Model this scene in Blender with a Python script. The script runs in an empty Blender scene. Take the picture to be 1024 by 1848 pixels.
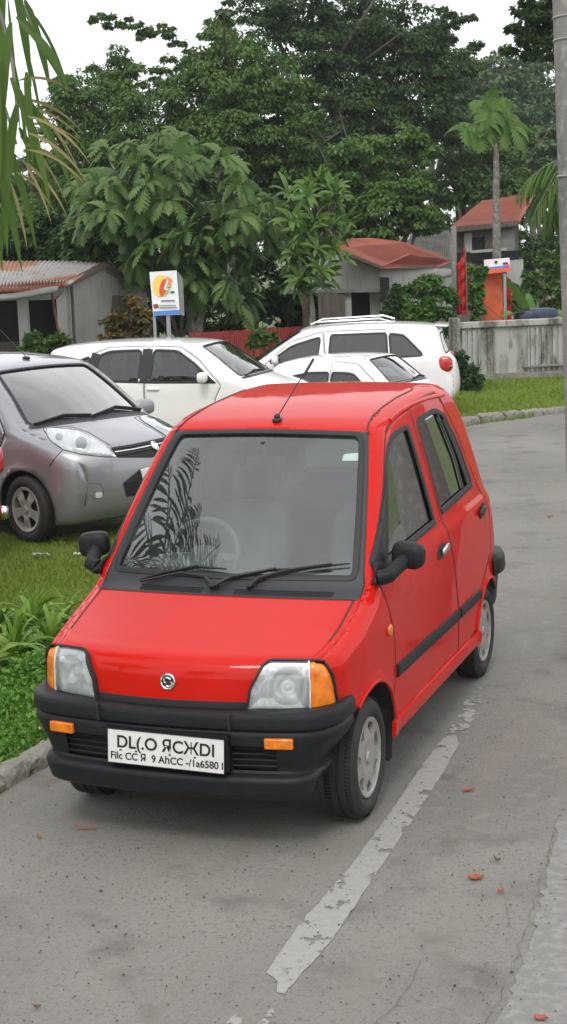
import bpy, bmesh, math, random
import numpy as np
from mathutils import Vector, Matrix
from mathutils.bvhtree import BVHTree
from mathutils.geometry import delaunay_2d_cdt
R = math.radians
random.seed(7); rng = np.random.default_rng(7)
sc = bpy.context.scene
COL = sc.collection

# ------------------------------------------------------------------ camera, sky, sun, exposure
CAM_LOC = Vector((2.5706, -6.1808, 2.4431)); YAW, PIT, ROL, FPX = .34907, .16793, -.03470637, 2812.2
_cy, _sy = math.cos(YAW), math.sin(YAW)
_r = Vector((_cy, _sy, 0)); _f0 = Vector((-_sy, _cy, 0)); _z = Vector((0, 0, 1))
FW = _f0*math.cos(PIT)-_z*math.sin(PIT); _u = _f0*math.sin(PIT)+_z*math.cos(PIT)
RT = _r*math.cos(ROL)+_u*math.sin(ROL); UP = -_r*math.sin(ROL)+_u*math.cos(ROL)
cam = bpy.data.cameras.new('camera'); camo = bpy.data.objects.new('camera', cam); COL.objects.link(camo)
camo.matrix_world = Matrix((( RT.x, UP.x, -FW.x, CAM_LOC.x), (RT.y, UP.y, -FW.y, CAM_LOC.y), (RT.z, UP.z, -FW.z, CAM_LOC.z), (0, 0, 0, 1)))
cam.sensor_fit = 'VERTICAL'; cam.sensor_height = 24; cam.lens = FPX*24/1848; cam.clip_end = 2000; cam.clip_start = .05
sc.camera = camo
SUN_EL, SUN_AZ = 50, 170          # azimuth clockwise from +Y
w = bpy.data.worlds.new('World'); sc.world = w; w.use_nodes = True
nt = w.node_tree; nt.nodes.clear()
sky = nt.nodes.new('ShaderNodeTexSky'); sky.sky_type = 'NISHITA'; sky.sun_disc = False
sky.sun_elevation = R(SUN_EL); sky.sun_rotation = R(SUN_AZ); sky.air_density = 1; sky.dust_density = 5; sky.ozone_density = 1
hs = nt.nodes.new('ShaderNodeHueSaturation'); hs.inputs['Saturation'].default_value = .22
tcw = nt.nodes.new('ShaderNodeTexCoord'); nz = nt.nodes.new('ShaderNodeTexNoise'); nz.inputs['Scale'].default_value = 1.7; nz.inputs['Detail'].default_value = 5
mpw = nt.nodes.new('ShaderNodeMapping'); mpw.inputs['Scale'].default_value = (1, 1, 2.6)
rm = nt.nodes.new('ShaderNodeMapRange'); rm.inputs[1].default_value = .3; rm.inputs[2].default_value = .72; rm.inputs[3].default_value = .76; rm.inputs[4].default_value = 1.28
mu = nt.nodes.new('ShaderNodeVectorMath'); mu.operation = 'SCALE'
bg = nt.nodes.new('ShaderNodeBackground'); bg.inputs[1].default_value = .15
wo = nt.nodes.new('ShaderNodeOutputWorld')
L = nt.links.new
L(sky.outputs[0], hs.inputs['Color']); L(tcw.outputs['Generated'], mpw.inputs[0]); L(mpw.outputs[0], nz.inputs['Vector'])
L(nz.outputs['Fac'], rm.inputs[0]); cl = nt.nodes.new('ShaderNodeMix'); cl.data_type = 'RGBA'; cl.inputs[0].default_value = .8; cl.inputs[7].default_value = (8.9, 9.0, 9.2, 1)   # overcast layer over the clear sky
L(hs.outputs[0], cl.inputs[6]); L(cl.outputs[2], mu.inputs[0]); L(rm.outputs[0], mu.inputs['Scale']); L(mu.outputs[0], bg.inputs[0]); L(bg.outputs[0], wo.inputs[0])
sl = bpy.data.lights.new('sun', 'SUN'); sl.energy = .9; sl.angle = R(15); sl.color = (1, .97, .92)
so = bpy.data.objects.new('sun', sl); COL.objects.link(so)
so.rotation_euler = Vector((math.sin(R(SUN_AZ))*math.cos(R(SUN_EL)), math.cos(R(SUN_AZ))*math.cos(R(SUN_EL)), math.sin(R(SUN_EL)))).to_track_quat('Z', 'Y').to_euler()
sc.view_settings.view_transform = 'Standard'; sc.view_settings.look = 'None'; sc.view_settings.exposure = .14; sc.view_settings.gamma = 1
sc.cycles.max_bounces = 8; sc.cycles.transparent_max_bounces = 12; sc.cycles.use_denoising = True

def pray(px, py): return (FW + RT*((px-512)/FPX) - UP*((py-924)/FPX))
def pxy(px, py, z=0):                  # pixel of the photo -> point at height z
    d = pray(px, py); t = (z-CAM_LOC.z)/d.z; return CAM_LOC+d*t
def pd(px, py, dist): return CAM_LOC + pray(px, py)*dist   # pixel -> point at a depth

# ------------------------------------------------------------------ materials
def mat(name, col, rough=.5, metal=0., coat=0., spec=.5, noise=None, bump=None, alpha=None, sub=0, emit=None, coords='Object', var=None):
    """noise=(scale, colour2, lo, hi) mixes a second colour; bump=(scale, strength)"""
    m = bpy.data.materials.new(name); m.use_nodes = True; n = m.node_tree; b = n.nodes['Principled BSDF']
    b.inputs['Base Color'].default_value = (*col, 1); b.inputs['Roughness'].default_value = rough; b.inputs['Metallic'].default_value = metal
    b.inputs['Coat Weight'].default_value = coat; b.inputs['Coat Roughness'].default_value = .03; b.inputs['Specular IOR Level'].default_value = spec
    tc = n.nodes.new('ShaderNodeTexCoord')
    src = None
    for k, nn in enumerate(noise if isinstance(noise, list) else ([noise] if noise else [])):
        t = n.nodes.new('ShaderNodeTexNoise'); t.inputs['Scale'].default_value = nn[0]; t.inputs['Detail'].default_value = 6
        if len(nn) > 4:
            mp = n.nodes.new('ShaderNodeMapping'); mp.inputs['Scale'].default_value = nn[4]; n.links.new(tc.outputs[coords], mp.inputs[0]); n.links.new(mp.outputs[0], t.inputs['Vector'])
        else: n.links.new(tc.outputs[coords], t.inputs['Vector'])
        mr = n.nodes.new('ShaderNodeMapRange'); mr.inputs[1].default_value = nn[2]; mr.inputs[2].default_value = nn[3]; n.links.new(t.outputs['Fac'], mr.inputs[0])
        mx = n.nodes.new('ShaderNodeMix'); mx.data_type = 'RGBA'; n.links.new(mr.outputs[0], mx.inputs[0])
        if src is None: mx.inputs[6].default_value = (*col, 1)
        else: n.links.new(src, mx.inputs[6])
        mx.inputs[7].default_value = (*nn[1], 1); src = mx.outputs[2]
    if var:      # per-leaf colour from the attribute 'tint'
        at = n.nodes.new('ShaderNodeAttribute'); at.attribute_name = 'tint'
        mx = n.nodes.new('ShaderNodeMix'); mx.data_type = 'RGBA'; n.links.new(at.outputs['Fac'], mx.inputs[0])
        if src is None: mx.inputs[6].default_value = (*col, 1)
        else: n.links.new(src, mx.inputs[6])
        mx.inputs[7].default_value = (*var, 1); src = mx.outputs[2]
    if src is not None: n.links.new(src, b.inputs['Base Color'])
    if bump:
        t = n.nodes.new('ShaderNodeTexNoise'); t.inputs['Scale'].default_value = bump[0]; t.inputs['Detail'].default_value = 5; n.links.new(tc.outputs[coords], t.inputs['Vector'])
        bp = n.nodes.new('ShaderNodeBump'); bp.inputs['Strength'].default_value = bump[1]; bp.inputs['Distance'].default_value = bump[2] if len(bump) > 2 else .01
        n.links.new(t.outputs['Fac'], bp.inputs['Height']); n.links.new(bp.outputs[0], b.inputs['Normal'])
    if sub:      # leaf translucency
        tr = n.nodes.new('ShaderNodeBsdfTranslucent'); ms = n.nodes.new('ShaderNodeMixShader'); ms.inputs[0].default_value = sub
        if src is not None: n.links.new(src, tr.inputs[0])
        else: tr.inputs[0].default_value = (*col, 1)
        n.links.new(b.outputs[0], ms.inputs[1]); n.links.new(tr.outputs[0], ms.inputs[2]); n.links.new(ms.outputs[0], n.nodes['Material Output'].inputs[0])
    if emit: b.inputs['Emission Color'].default_value = (*col, 1); b.inputs['Emission Strength'].default_value = emit
    return m
def glassmat(name, tint, boost=1.9, rough=.0, veil=0.0, dcol=(.5, .5, .48)):
    m = bpy.data.materials.new(name); m.use_nodes = True; n = m.node_tree; n.nodes.clear(); o = n.nodes.new('ShaderNodeOutputMaterial')
    t = n.nodes.new('ShaderNodeBsdfTransparent'); t.inputs[0].default_value = (*tint, 1)
    g = n.nodes.new('ShaderNodeBsdfGlossy'); g.inputs[0].default_value = (1, 1, 1, 1); g.inputs['Roughness'].default_value = rough
    f = n.nodes.new('ShaderNodeFresnel'); f.inputs[0].default_value = 1.52
    mm = n.nodes.new('ShaderNodeMath'); mm.operation = 'MULTIPLY'; mm.inputs[1].default_value = boost; mm.use_clamp = True
    ms = n.nodes.new('ShaderNodeMixShader'); n.links.new(f.outputs[0], mm.inputs[0]); n.links.new(mm.outputs[0], ms.inputs[0])
    src = t.outputs[0]
    if veil:  # pale diffuse veil mixed in, standing in for bright sky reflected by the glass
        d = n.nodes.new('ShaderNodeBsdfDiffuse'); d.inputs[0].default_value = (*dcol, 1); m2 = n.nodes.new('ShaderNodeMixShader')
        tc = n.nodes.new('ShaderNodeTexCoord'); tn = n.nodes.new('ShaderNodeTexNoise'); tn.inputs['Scale'].default_value = 3; n.links.new(tc.outputs['Object'], tn.inputs['Vector'])
        mr = n.nodes.new('ShaderNodeMapRange'); mr.inputs[1].default_value = .3; mr.inputs[2].default_value = .8; mr.inputs[3].default_value = veil*.6; mr.inputs[4].default_value = veil*1.4
        n.links.new(tn.outputs['Fac'], mr.inputs[0]); n.links.new(mr.outputs[0], m2.inputs[0]); n.links.new(t.outputs[0], m2.inputs[1]); n.links.new(d.outputs[0], m2.inputs[2]); src = m2.outputs[0]
    n.links.new(src, ms.inputs[1]); n.links.new(g.outputs[0], ms.inputs[2]); n.links.new(ms.outputs[0], o.inputs[0])
    return m
M = dict(
 red=mat('red_paint', (.56, .010, .005), .45, coat=.5, spec=.03, noise=(9, (.53, .011, .006), .4, .7)),
 liner=mat('dark_liner', (.02, .02, .022), .8), rubber=mat('black_rubber', (.016, .016, .017), .55),
 plastic=mat('black_bumper_plastic', (.009, .010, .012), .48, spec=.3, noise=(30, (.015, .016, .018), .4, .75), bump=(900, .12, .002)),
 cowl=mat('grey_cowl_plastic', (.03, .032, .036), .5),
 ws=glassmat('windscreen_glass', (.80, .88, .85), 2.8, veil=.035, dcol=(.62, .70, .70)), sideglass=glassmat('side_glass', (.17, .21, .21), 1.9, veil=.02),
 darkglass=glassmat('tinted_glass', (.10, .12, .12), 1.8),
 tyre=mat('tyre_rubber', (.018, .018, .018), .7, noise=(14, (.035, .033, .031), .45, .8), bump=(300, .2, .003)),
 rim=mat('painted_alloy', (.42, .41, .39), .42, metal=.5, noise=(25, (.28, .26, .23), .5, .8)),
 steel=mat('dark_steel', (.03, .03, .03), .5, metal=.3), chrome=mat('chrome', (.75, .75, .76), .12, metal=1),
 reflector=mat('lamp_reflector', (.86, .87, .88), .34, metal=.45), lampglass=glassmat('lamp_glass', (.93, .95, .95), 2.2, .02),
 amber=mat('amber_lens', (.85, .23, .01), .18, coat=.8, bump=(220, .35, .003), noise=(22, (.6, .12, .004), .4, .7)), redlens=mat('red_lens', (.5, .01, .012), .15, coat=1),
 plate=mat('white_plate', (.72, .72, .70), .4, noise=(16, (.6, .6, .57), .5, .8)), ink=mat('black_ink', (.012, .012, .013), .5),
 seat=mat('grey_seat_fabric', (.15, .16, .17), .85, noise=(5, (.12, .13, .14), .4, .6)), seatlight=mat('pale_seat_cover', (.42, .41, .38), .8), dash=mat('dashboard_plastic', (.16, .17, .17), .6),
 sticker=mat('white_sticker', (.75, .82, .85), .5), stickerblue=mat('blue_sticker', (.05, .35, .6), .5),
 white=mat('white_paint', (.86, .84, .83), .4, coat=1, spec=.1, noise=(3, (.84, .82, .81), .4, .7)),
 grey=mat('grey_metallic_paint', (.30, .305, .325), .34, metal=.55, coat=1),
)

# ------------------------------------------------------------------ object helpers
def tag(o, label=None, cat=None, group=None, kind=None):
    if label: o['label'] = label
    if cat: o['category'] = cat
    if group: o['group'] = group
    if kind: o['kind'] = kind
    return o
def empty(name, loc=(0, 0, 0), rz=0., s=1.):
    o = bpy.data.objects.new(name, None); COL.objects.link(o); o.location = loc; o.rotation_euler = (0, 0, rz); o.scale = (s, s, s); o.empty_display_size = .2
    return o
def obj(name, V, Fc, m, parent=None, smooth=40, mi=None, solid=None):
    me = bpy.data.meshes.new(name)
    V = np.asarray(V, float)
    me.from_pydata([tuple(v) for v in V.tolist()], [], Fc if isinstance(Fc, list) else Fc.tolist())
    for x in (m if isinstance(m, (list, tuple)) else [m]): me.materials.append(x)
    if mi is not None: me.polygons.foreach_set('material_index', np.asarray(mi, dtype=np.int32))
    if smooth:
        me.polygons.foreach_set('use_smooth', np.ones(len(me.polygons), dtype=bool))
        me.set_sharp_from_angle(angle=R(smooth))
    me.update()
    o = bpy.data.objects.new(name, me); COL.objects.link(o)
    if parent: o.parent = parent
    if solid:
        s = o.modifiers.new('solid', 'SOLIDIFY'); s.thickness = solid; s.offset = -1; s.use_rim = True
    return o
class MB:
    """collects shapes into one mesh"""
    def __init__(s): s.V = []; s.F = []; s.MI = []
    def add(s, V, Fc, mi=0):
        b = len(s.V); s.V += [tuple(v) for v in V]; s.F += [[i+b for i in f] for f in Fc]; s.MI += [mi]*len(Fc); return s
    def box(s, c, d, rz=0, mi=0, rx=0, ry=0):
        m = Matrix.Rotation(rz, 3, 'Z') @ Matrix.Rotation(ry, 3, 'Y') @ Matrix.Rotation(rx, 3, 'X')
        V = [Vector(c)+m @ Vector((x*d[0]/2, y*d[1]/2, z*d[2]/2)) for x in (-1, 1) for y in (-1, 1) for z in (-1, 1)]
        return s.add(V, [(0, 1, 3, 2), (4, 6, 7, 5), (0, 4, 5, 1), (2, 3, 7, 6), (0, 2, 6, 4), (1, 5, 7, 3)], mi)
    def tube(s, pts, rad, n=8, mi=0, cap=True, closed=False):
        pts = [Vector(p) for p in pts]; k = len(pts); rad = rad if hasattr(rad, '__len__') else [rad]*k
        rows = []; a = None
        for i, p in enumerate(pts):
            if closed: t = pts[(i+1) % k]-pts[i-1]
            else: t = pts[min(i+1, k-1)]-pts[max(i-1, 0)]
            t.normalize()
            if a is None: a = t.orthogonal().normalized()
            a = (a-t*a.dot(t))
            a = a.normalized() if a.length > 1e-5 else t.orthogonal().normalized()
            b = t.cross(a)
            rows.append([p+(a*math.cos(2*math.pi*j/n)+b*math.sin(2*math.pi*j/n))*rad[i] for j in range(n)])
        V = [v for r in rows for v in r]; Fc = []
        for i in range(k if closed else k-1):
            i2 = (i+1) % k
            for j in range(n): Fc.append((i*n+j, i*n+(j+1) % n, i2*n+(j+1) % n, i2*n+j))
        if cap and not closed: Fc.append(tuple(range(n-1, -1, -1))); Fc.append(tuple((k-1)*n+j for j in range(n)))
        return s.add(V, Fc, mi)
    def lathe(s, prof, axis_o, ax='x', n=40, mi=0, sgn=1):     # prof [(axial, radius)]
        V = []; k = len(prof)
        for i in range(n):
            a = 2*math.pi*i/n
            for (h, r) in prof:
                if ax == 'x': V.append((axis_o[0]+h*sgn, axis_o[1]+r*math.cos(a), axis_o[2]+r*math.sin(a)))
                elif ax == 'z': V.append((axis_o[0]+r*math.cos(a), axis_o[1]+r*math.sin(a), axis_o[2]+h))
                else: V.append((axis_o[0]+r*math.cos(a), axis_o[1]+h*sgn, axis_o[2]+r*math.sin(a)))
        Fc = [(i*k+j, i*k+j+1, ((i+1) % n)*k+j+1, ((i+1) % n)*k+j) for i in range(n) for j in range(k-1)]
        return s.add(V, Fc, mi)
    def blob(s, c, d, p=4, rot=None, n=16, mi=0):        # superellipsoid
        V = []; f = lambda x: math.copysign(abs(x)**(2/p), x)
        for i in range(n+1):
            th = -math.pi/2+math.pi*i/n
            for j in range(2*n):
                ph = math.pi*j/n
                v = Vector((f(math.cos(th))*f(math.cos(ph))*d[0]/2, f(math.cos(th))*f(math.sin(ph))*d[1]/2, f(math.sin(th))*d[2]/2))
                if rot: v = rot @ v
                V.append(Vector(c)+v)
        m = 2*n
        Fc = [(i*m+j, i*m+(j+1) % m, (i+1)*m+(j+1) % m, (i+1)*m+j) for i in range(n) for j in range(m)]
        return s.add(V, Fc, mi)
    def build(s, name, m, parent=None, smooth=40, solid=None): return obj(name, s.V, s.F, m, parent, smooth, s.MI, solid)

def catmull(P, per=12):
    P = np.asarray(P, float); Q = np.vstack([2*P[0]-P[1], P, 2*P[-1]-P[-2]]); out = []
    for i in range(1, len(Q)-2):
        p0, p1, p2, p3 = Q[i-1:i+3]
        for k in range(per):
            t = k/per
            # centripetal-like: limited tangents to avoid overshoot at uneven spacing
            d = np.linalg.norm(p2-p1); m1 = (p2-p0)/(np.linalg.norm(p2-p0)+1e-9)*d; m2 = (p3-p1)/(np.linalg.norm(p3-p1)+1e-9)*d
            out.append((2*t**3-3*t*t+1)*p1+(t**3-2*t*t+t)*m1+(-2*t**3+3*t*t)*p2+(t**3-t*t)*m2)
    out.append(Q[-2]); return np.array(out)
def resample(P, h, closed=False):
    P = np.asarray(P, float)
    if closed: P = np.vstack([P, P[:1]])
    s = np.concatenate([[0], np.cumsum(np.linalg.norm(np.diff(P, axis=0), axis=1))]); n = max(3, int(round(s[-1]/h)))
    t = np.linspace(0, s[-1], n+1); Q = np.array([np.interp(t, s, P[:, k]) for k in range(P.shape[1])]).T
    return Q[:-1] if closed else Q
def roundpoly(P, rad, n=5):
    P = np.asarray(P, float); out = []; k = len(P); rad = rad if hasattr(rad, '__len__') else [rad]*k
    for i in range(k):
        a, b, c = P[i-1], P[i], P[(i+1) % k]; u = a-b; v = c-b; lu, lv = np.linalg.norm(u), np.linalg.norm(v)
        r = min(rad[i], lu*.48, lv*.48); p, q = b+u/lu*r, b+v/lv*r
        for j in range(n+1): t = j/n; out.append((1-t)**2*p+2*t*(1-t)*b+t*t*q)
    return np.array(out)
def inpoly(pts, poly):
    x, y = pts[:, 0], pts[:, 1]; r = np.zeros(len(pts), bool); n = len(poly)
    for i in range(n):
        x1, y1 = poly[i-1]; x2, y2 = poly[i]
        if y1 == y2: continue
        c = ((y1 > y) != (y2 > y)) & (x < (x2-x1)*(y-y1)/(y2-y1)+x1); r ^= c
    return r
def dpoly(pts, poly, closed=True):
    """distance to polyline and index of nearest segment"""
    A = poly; B = np.roll(poly, -1, axis=0) if closed else poly[1:]
    if not closed: A = poly[:-1]
    pts = np.asarray(pts, float); n = len(pts); best = np.empty(n); idx = np.empty(n, int); par = np.empty(n); Dv = (B-A)[None]; l = (Dv**2).sum(2)+1e-12
    for k in range(0, n, 4000):
        q = pts[k:k+4000, None, :]-A[None]; t = np.clip((q*Dv).sum(2)/l, 0, 1); e = ((q-t[..., None]*Dv)**2).sum(2); i = e.argmin(1); r = np.arange(len(i)); best[k:k+4000] = np.sqrt(e[r, i]); idx[k:k+4000] = i; par[k:k+4000] = t[r, i]
    return best, idx, par
def cdt(loops, extra, h):
    """loops: closed 2D loops (constraints); extra: free points"""
    V = []; E = []
    for Lp in loops:
        b = len(V); n = len(Lp); V += [tuple(p) for p in Lp]; E += [(b+i, b+(i+1) % n) for i in range(n)]
    V += [tuple(p) for p in extra]
    r = delaunay_2d_cdt([Vector(v) for v in V], E, [], 0, 1e-5)
    return np.array([(v.x, v.y) for v in r[0]]), np.array([f for f in r[2] if len(f) == 3])
def patch2d(poly, h):
    poly = np.asarray(poly, float); lo, hi = poly.min(0), poly.max(0)
    g = np.array([(x, y) for x in np.arange(lo[0]+h/2, hi[0], h) for y in np.arange(lo[1]+h/2, hi[1], h)]).reshape(-1, 2)
    if len(g):
        g = g[inpoly(g, poly)]
    if len(g): g = g[dpoly(g, poly)[0] > h*.45]
    V, T = cdt([poly], g, h); c = V[T].mean(1); T = T[inpoly(c, poly)]
    return V, T

# ------------------------------------------------------------------ car shell: profile sheet + side sheets with real openings
class Shell:
    def __init__(s, ctrl, W, bow, crown, zb, h, arches, flare=.012, hw=.7):
        P = catmull(ctrl, 10); s.path = resample(P, h*.8); s.W = W; s.bowp = bow; s.crownp = crown; s.zb = zb; s.h = h; s.hw = hw
        s.P2 = s.path[:, :2]; s.Rr = s.path[:, 2]; s.S = np.concatenate([[0], np.cumsum(np.linalg.norm(np.diff(s.P2, axis=0), axis=1))])
        s.arches = arches; s.flare = flare; s.mid = np.array([0, s.P2[:, 0].mean(), .7])
    def D(s, x, y, z):
        u = (x/s.hw)**2; y2 = y+np.interp(y, *s.bowp)*u
        d, _, _ = dpoly(np.column_stack([y, z]), s.P2, False)
        z2 = z-np.interp(y, *s.crownp)*u*np.clip(1-d/.2, 0, 1)
        return np.column_stack([x, y2, z2])
    def side(s, y, z, sd=1, off=0.):
        y = np.asarray(y, float); z = np.asarray(z, float); q = np.column_stack([y, z])
        d, i, t = dpoly(q, s.P2, False); r = s.Rr[i]; w = s.W(y, z); dd = np.where(d < 3e-4, 0, np.minimum(d, r))
        x = w-r+np.sqrt(np.maximum(r*r-(r-dd)**2, 0))
        for (yc, zc, Ra, *_) in s.arches:
            rho = np.hypot(y-yc+np.interp(yc, *s.bowp), z-zc); x = x+s.flare*np.exp(-(np.maximum(rho-Ra, 0)/.035)**2)
        return s.D((x+off)*sd, y, z)
    def inv(s, poly):        # final (y,z) on the side -> parameter (y,z)
        poly = np.asarray(poly, float); q = poly.copy()
        for _ in range(16):
            P = s.side(q[:, 0], q[:, 1]); q = q+.55*(poly-P[:, 1:])
        return q
    def top(s, S, T, off=0.):
        y = np.interp(S, s.S, s.P2[:, 0]); z = np.interp(S, s.S, s.P2[:, 1]); r = np.interp(S, s.S, s.Rr)
        if off:
            e = .01; dy = np.interp(S+e, s.S, s.P2[:, 0])-np.interp(S-e, s.S, s.P2[:, 0]); dz = np.interp(S+e, s.S, s.P2[:, 1])-np.interp(S-e, s.S, s.P2[:, 1])
            l = np.hypot(dy, dz)+1e-9; x = T*(s.W(y, z)-r); P = s.D(x, y, z); P[:, 1] += -dz/l*off; P[:, 2] += dy/l*off; return P
        return s.D(T*(s.W(y, z)-r), y, z)
    def s_at(s, y=None, z=None, lo=0, hi=1e9):      # arclength where the profile reaches y or z
        k = [i for i in range(len(s.S)) if lo <= s.S[i] <= hi]; v = s.P2[:, 0] if y is not None else s.P2[:, 1]; t = y if y is not None else z
        for a, b in zip(k[:-1], k[1:]):
            if (v[a]-t)*(v[b]-t) <= 0 and v[a] != v[b]: return s.S[a]+(s.S[b]-s.S[a])*(t-v[a])/(v[b]-v[a])
        return s.S[k[int(np.argmin(abs(v[k]-t)))]]
    def nrm(s, fn, a, b, e=.004):
        n = np.cross(fn(a+e, b)-fn(a-e, b), fn(a, b+e)-fn(a, b-e)); n /= np.linalg.norm(n, axis=1)[:, None]+1e-12
        P = fn(a, b); f = ((P-s.mid)*n).sum(1) < 0; n[f] *= -1; return P, n
    def build_side(s, sd, holes, regions):
        h = s.h; bl = np.array([(y, s.zb) for y in np.arange(s.P2[-1, 0], s.P2[0, 0], -h)][1:])
        outer = np.vstack([s.P2, bl]); loops = [outer]; hs_ = []
        for (yc, zc, Ra, *fl) in s.arches:
            a = np.linspace(0, 2*math.pi, 64, endpoint=False); c = np.column_stack([yc+Ra*np.cos(a), zc+Ra*np.sin(a)])
            if fl: c[:, 1] = np.minimum(c[:, 1], fl[0])
            c = s.inv(c); hs_.append(c); loops.append(c)
        for hl in holes: c = s.inv(resample(hl, h*.7, True)); hs_.append(c); loops.append(c)
        regs = []
        for nm, rp in regions: c = resample(rp[1], h*.7, True) if isinstance(rp, tuple) else s.inv(resample(rp, h*.7, True)); regs.append((nm, c)); loops.append(c)
        free = []
        dP = np.gradient(s.P2, axis=0); dP /= np.linalg.norm(dP, axis=1)[:, None]; ni = np.column_stack([dP[:, 1], -dP[:, 0]])
        for k in range(2, 8):
            th = math.pi/2*k/7; dk = s.Rr*(1-math.cos(th)); q = s.P2+ni*dk[:, None]; d, _, _ = dpoly(q, s.P2, False); free.append(q[(d > dk*.93) & inpoly(q, outer)])
        lo, hi = outer.min(0), outer.max(0)
        g = np.array([(x+((j % 2)*h/2), y) for x in np.arange(lo[0], hi[0], h) for j, y in enumerate(np.arange(lo[1]+h/2, hi[1], h*.87))])
        g = g[inpoly(g, outer)]; d, i, _ = dpoly(g, s.P2, False); g = g[d > s.Rr[i]+h*.5]; free.append(g); free = np.vstack(free)
        for lp in loops[1:]+[bl]: free = free[dpoly(free, lp, lp is not bl)[0] > h*.3]
        V, T = cdt(loops, free, h); c = V[T].mean(1); k = inpoly(c, outer)
        for hl in hs_: k &= ~inpoly(c, hl)
        T = T[k]; c = c[k]; lab = np.array(['body']*len(T), dtype=object)
        for nm, rp in regs: lab[inpoly(c, rp)] = nm
        if getattr(s, 'drop', None): kk = ~s.drop(c[:, 0], c[:, 1]); T = T[kk]; lab = lab[kk]
        P = s.side(V[:, 0], V[:, 1], sd)
        if sd > 0: T = T[:, ::-1]
        # consistent orientation: normals outwards
        n = np.cross(P[T[:, 1]]-P[T[:, 0]], P[T[:, 2]]-P[T[:, 0]]); T = T[:, ::-1] if n[:, 0].sum()*sd < 0 else T
        return P, T, lab
    def build_top(s, holes, regions):
        h = s.h; n = len(s.S); Wm = .6; K = max(6, int(2*Wm/h)); ts = np.linspace(-1, 1, K+1)
        sc_ = Wm
        edge = np.vstack([np.column_stack([s.S, np.full(n, sc_)]), [(s.S[-1], t*sc_) for t in ts[::-1][1:-1]], np.column_stack([s.S[::-1], np.full(n, -sc_)]), [(0, t*sc_) for t in ts[1:-1]]])
        loops = [edge]; hs_ = []
        for hl in holes: q = np.asarray(hl, float).copy(); q[:, 1] *= sc_; q = resample(q, h*.7, True); hs_.append(q); loops.append(q)
        regs = []
        for nm, rp in regions: q = np.asarray(rp, float).copy(); q[:, 1] *= sc_; q = resample(q, h*.7, True); regs.append((nm, q)); loops.append(q)
        free = np.array([(S, t*sc_) for S in s.S[1:-1] for t in ts[1:-1]])
        for lp in loops[1:]: free = free[dpoly(free, lp)[0] > h*.4]
        V, T = cdt(loops, free, h); c = V[T].mean(1); k = inpoly(c, edge)
        for hl in hs_: k &= ~inpoly(c, hl)
        T = T[k]; c = c[k]; lab = np.array(['body']*len(T), dtype=object)
        for nm, rp in regs: lab[inpoly(c, rp)] = nm
        if getattr(s, 'drop', None): kk = ~s.drop(np.interp(c[:, 0], s.S, s.P2[:, 0]), np.interp(c[:, 0], s.S, s.P2[:, 1])); T = T[kk]; lab = lab[kk]
        P = s.top(V[:, 0], V[:, 1]/sc_)
        nn = np.cross(P[T[:, 1]]-P[T[:, 0]], P[T[:, 2]]-P[T[:, 0]]); cc = P[T].mean(1)-s.mid; T = T[:, ::-1] if (nn*cc).sum() < 0 else T
        return P, T, lab

def merge(parts):
    """[(V,T)] -> welded V,T"""
    V = np.vstack([p[0] for p in parts]); T = []; b = 0
    for p in parts: T.append(p[1]+b); b += len(p[0])
    T = np.vstack(T); key = {}; mp = np.zeros(len(V), int); out = []; G = 1e-3
    for i, v in enumerate(V.tolist()):
        a, b_, c = v[0]/G, v[1]/G, v[2]/G; hit = -1
        for x in {math.floor(a-.35), math.floor(a+.35)}:
            for y in {math.floor(b_-.35), math.floor(b_+.35)}:
                for z in {math.floor(c-.35), math.floor(c+.35)}:
                    for j in key.get((x, y, z), ()):
                        if abs(out[j][0]-v[0])+abs(out[j][1]-v[1])+abs(out[j][2]-v[2]) < 3.5e-4: hit = j
        if hit < 0: hit = len(out); out.append(V[i]); key.setdefault((math.floor(a), math.floor(b_), math.floor(c)), []).append(hit)
        mp[i] = hit
    T = mp[T]; ok = (T[:, 0] != T[:, 1]) & (T[:, 1] != T[:, 2]) & (T[:, 0] != T[:, 2]); T = T[ok]
    used = np.unique(T); re = -np.ones(len(out), int); re[used] = np.arange(len(used))
    return np.array(out)[used], re[T]
def ribbon(P, N, w, h, closed=True, sink=.004, mb=None, flat=False):
    mb = mb or MB(); n = len(P); T = np.roll(P, -1, 0)-np.roll(P, 1, 0)
    if not closed: T[0] = P[1]-P[0]; T[-1] = P[-1]-P[-2]
    T /= np.linalg.norm(T, axis=1)[:, None]+1e-12; B = np.cross(N, T); B /= np.linalg.norm(B, axis=1)[:, None]+1e-12
    pr = [(-.5, -sink), (-.46, h*.75), (-.3, h), (.3, h), (.46, h*.75), (.5, -sink)]
    V = [P[i]+B[i]*a*w+N[i]*b for i in range(n) for a, b in pr]; k = len(pr)
    Fc = [(i*k+j, i*k+j+1, ((i+1) % n)*k+j+1, ((i+1) % n)*k+j) for i in range(n if closed else n-1) for j in range(k-1)]
    if not closed: Fc += [tuple(range(k)), tuple((n-1)*k+j for j in range(k-1, -1, -1))]
    mb.add(V, Fc); return mb
def side_line(sh, pts, sd, w, h, closed=False, step=.02, mb=None, raw=False):
    if isinstance(pts, tuple): raw = True; pts = pts[1]
    q = resample(pts, step, closed); q = q if raw else sh.inv(q)
    P, N = sh.nrm(lambda a, b: sh.side(a, b, sd), q[:, 0], q[:, 1]); return ribbon(P, N, w, h, closed, mb=mb)
def top_line(sh, pts, w, h, closed=False, step=.02, mb=None):
    q = np.asarray(pts, float).copy(); q[:, 1] *= .6; q = resample(q, step, closed)
    P, N = sh.nrm(lambda a, b: sh.top(a, b/.6), q[:, 0], q[:, 1]); return ribbon(P, N, w, h, closed, mb=mb)
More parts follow.
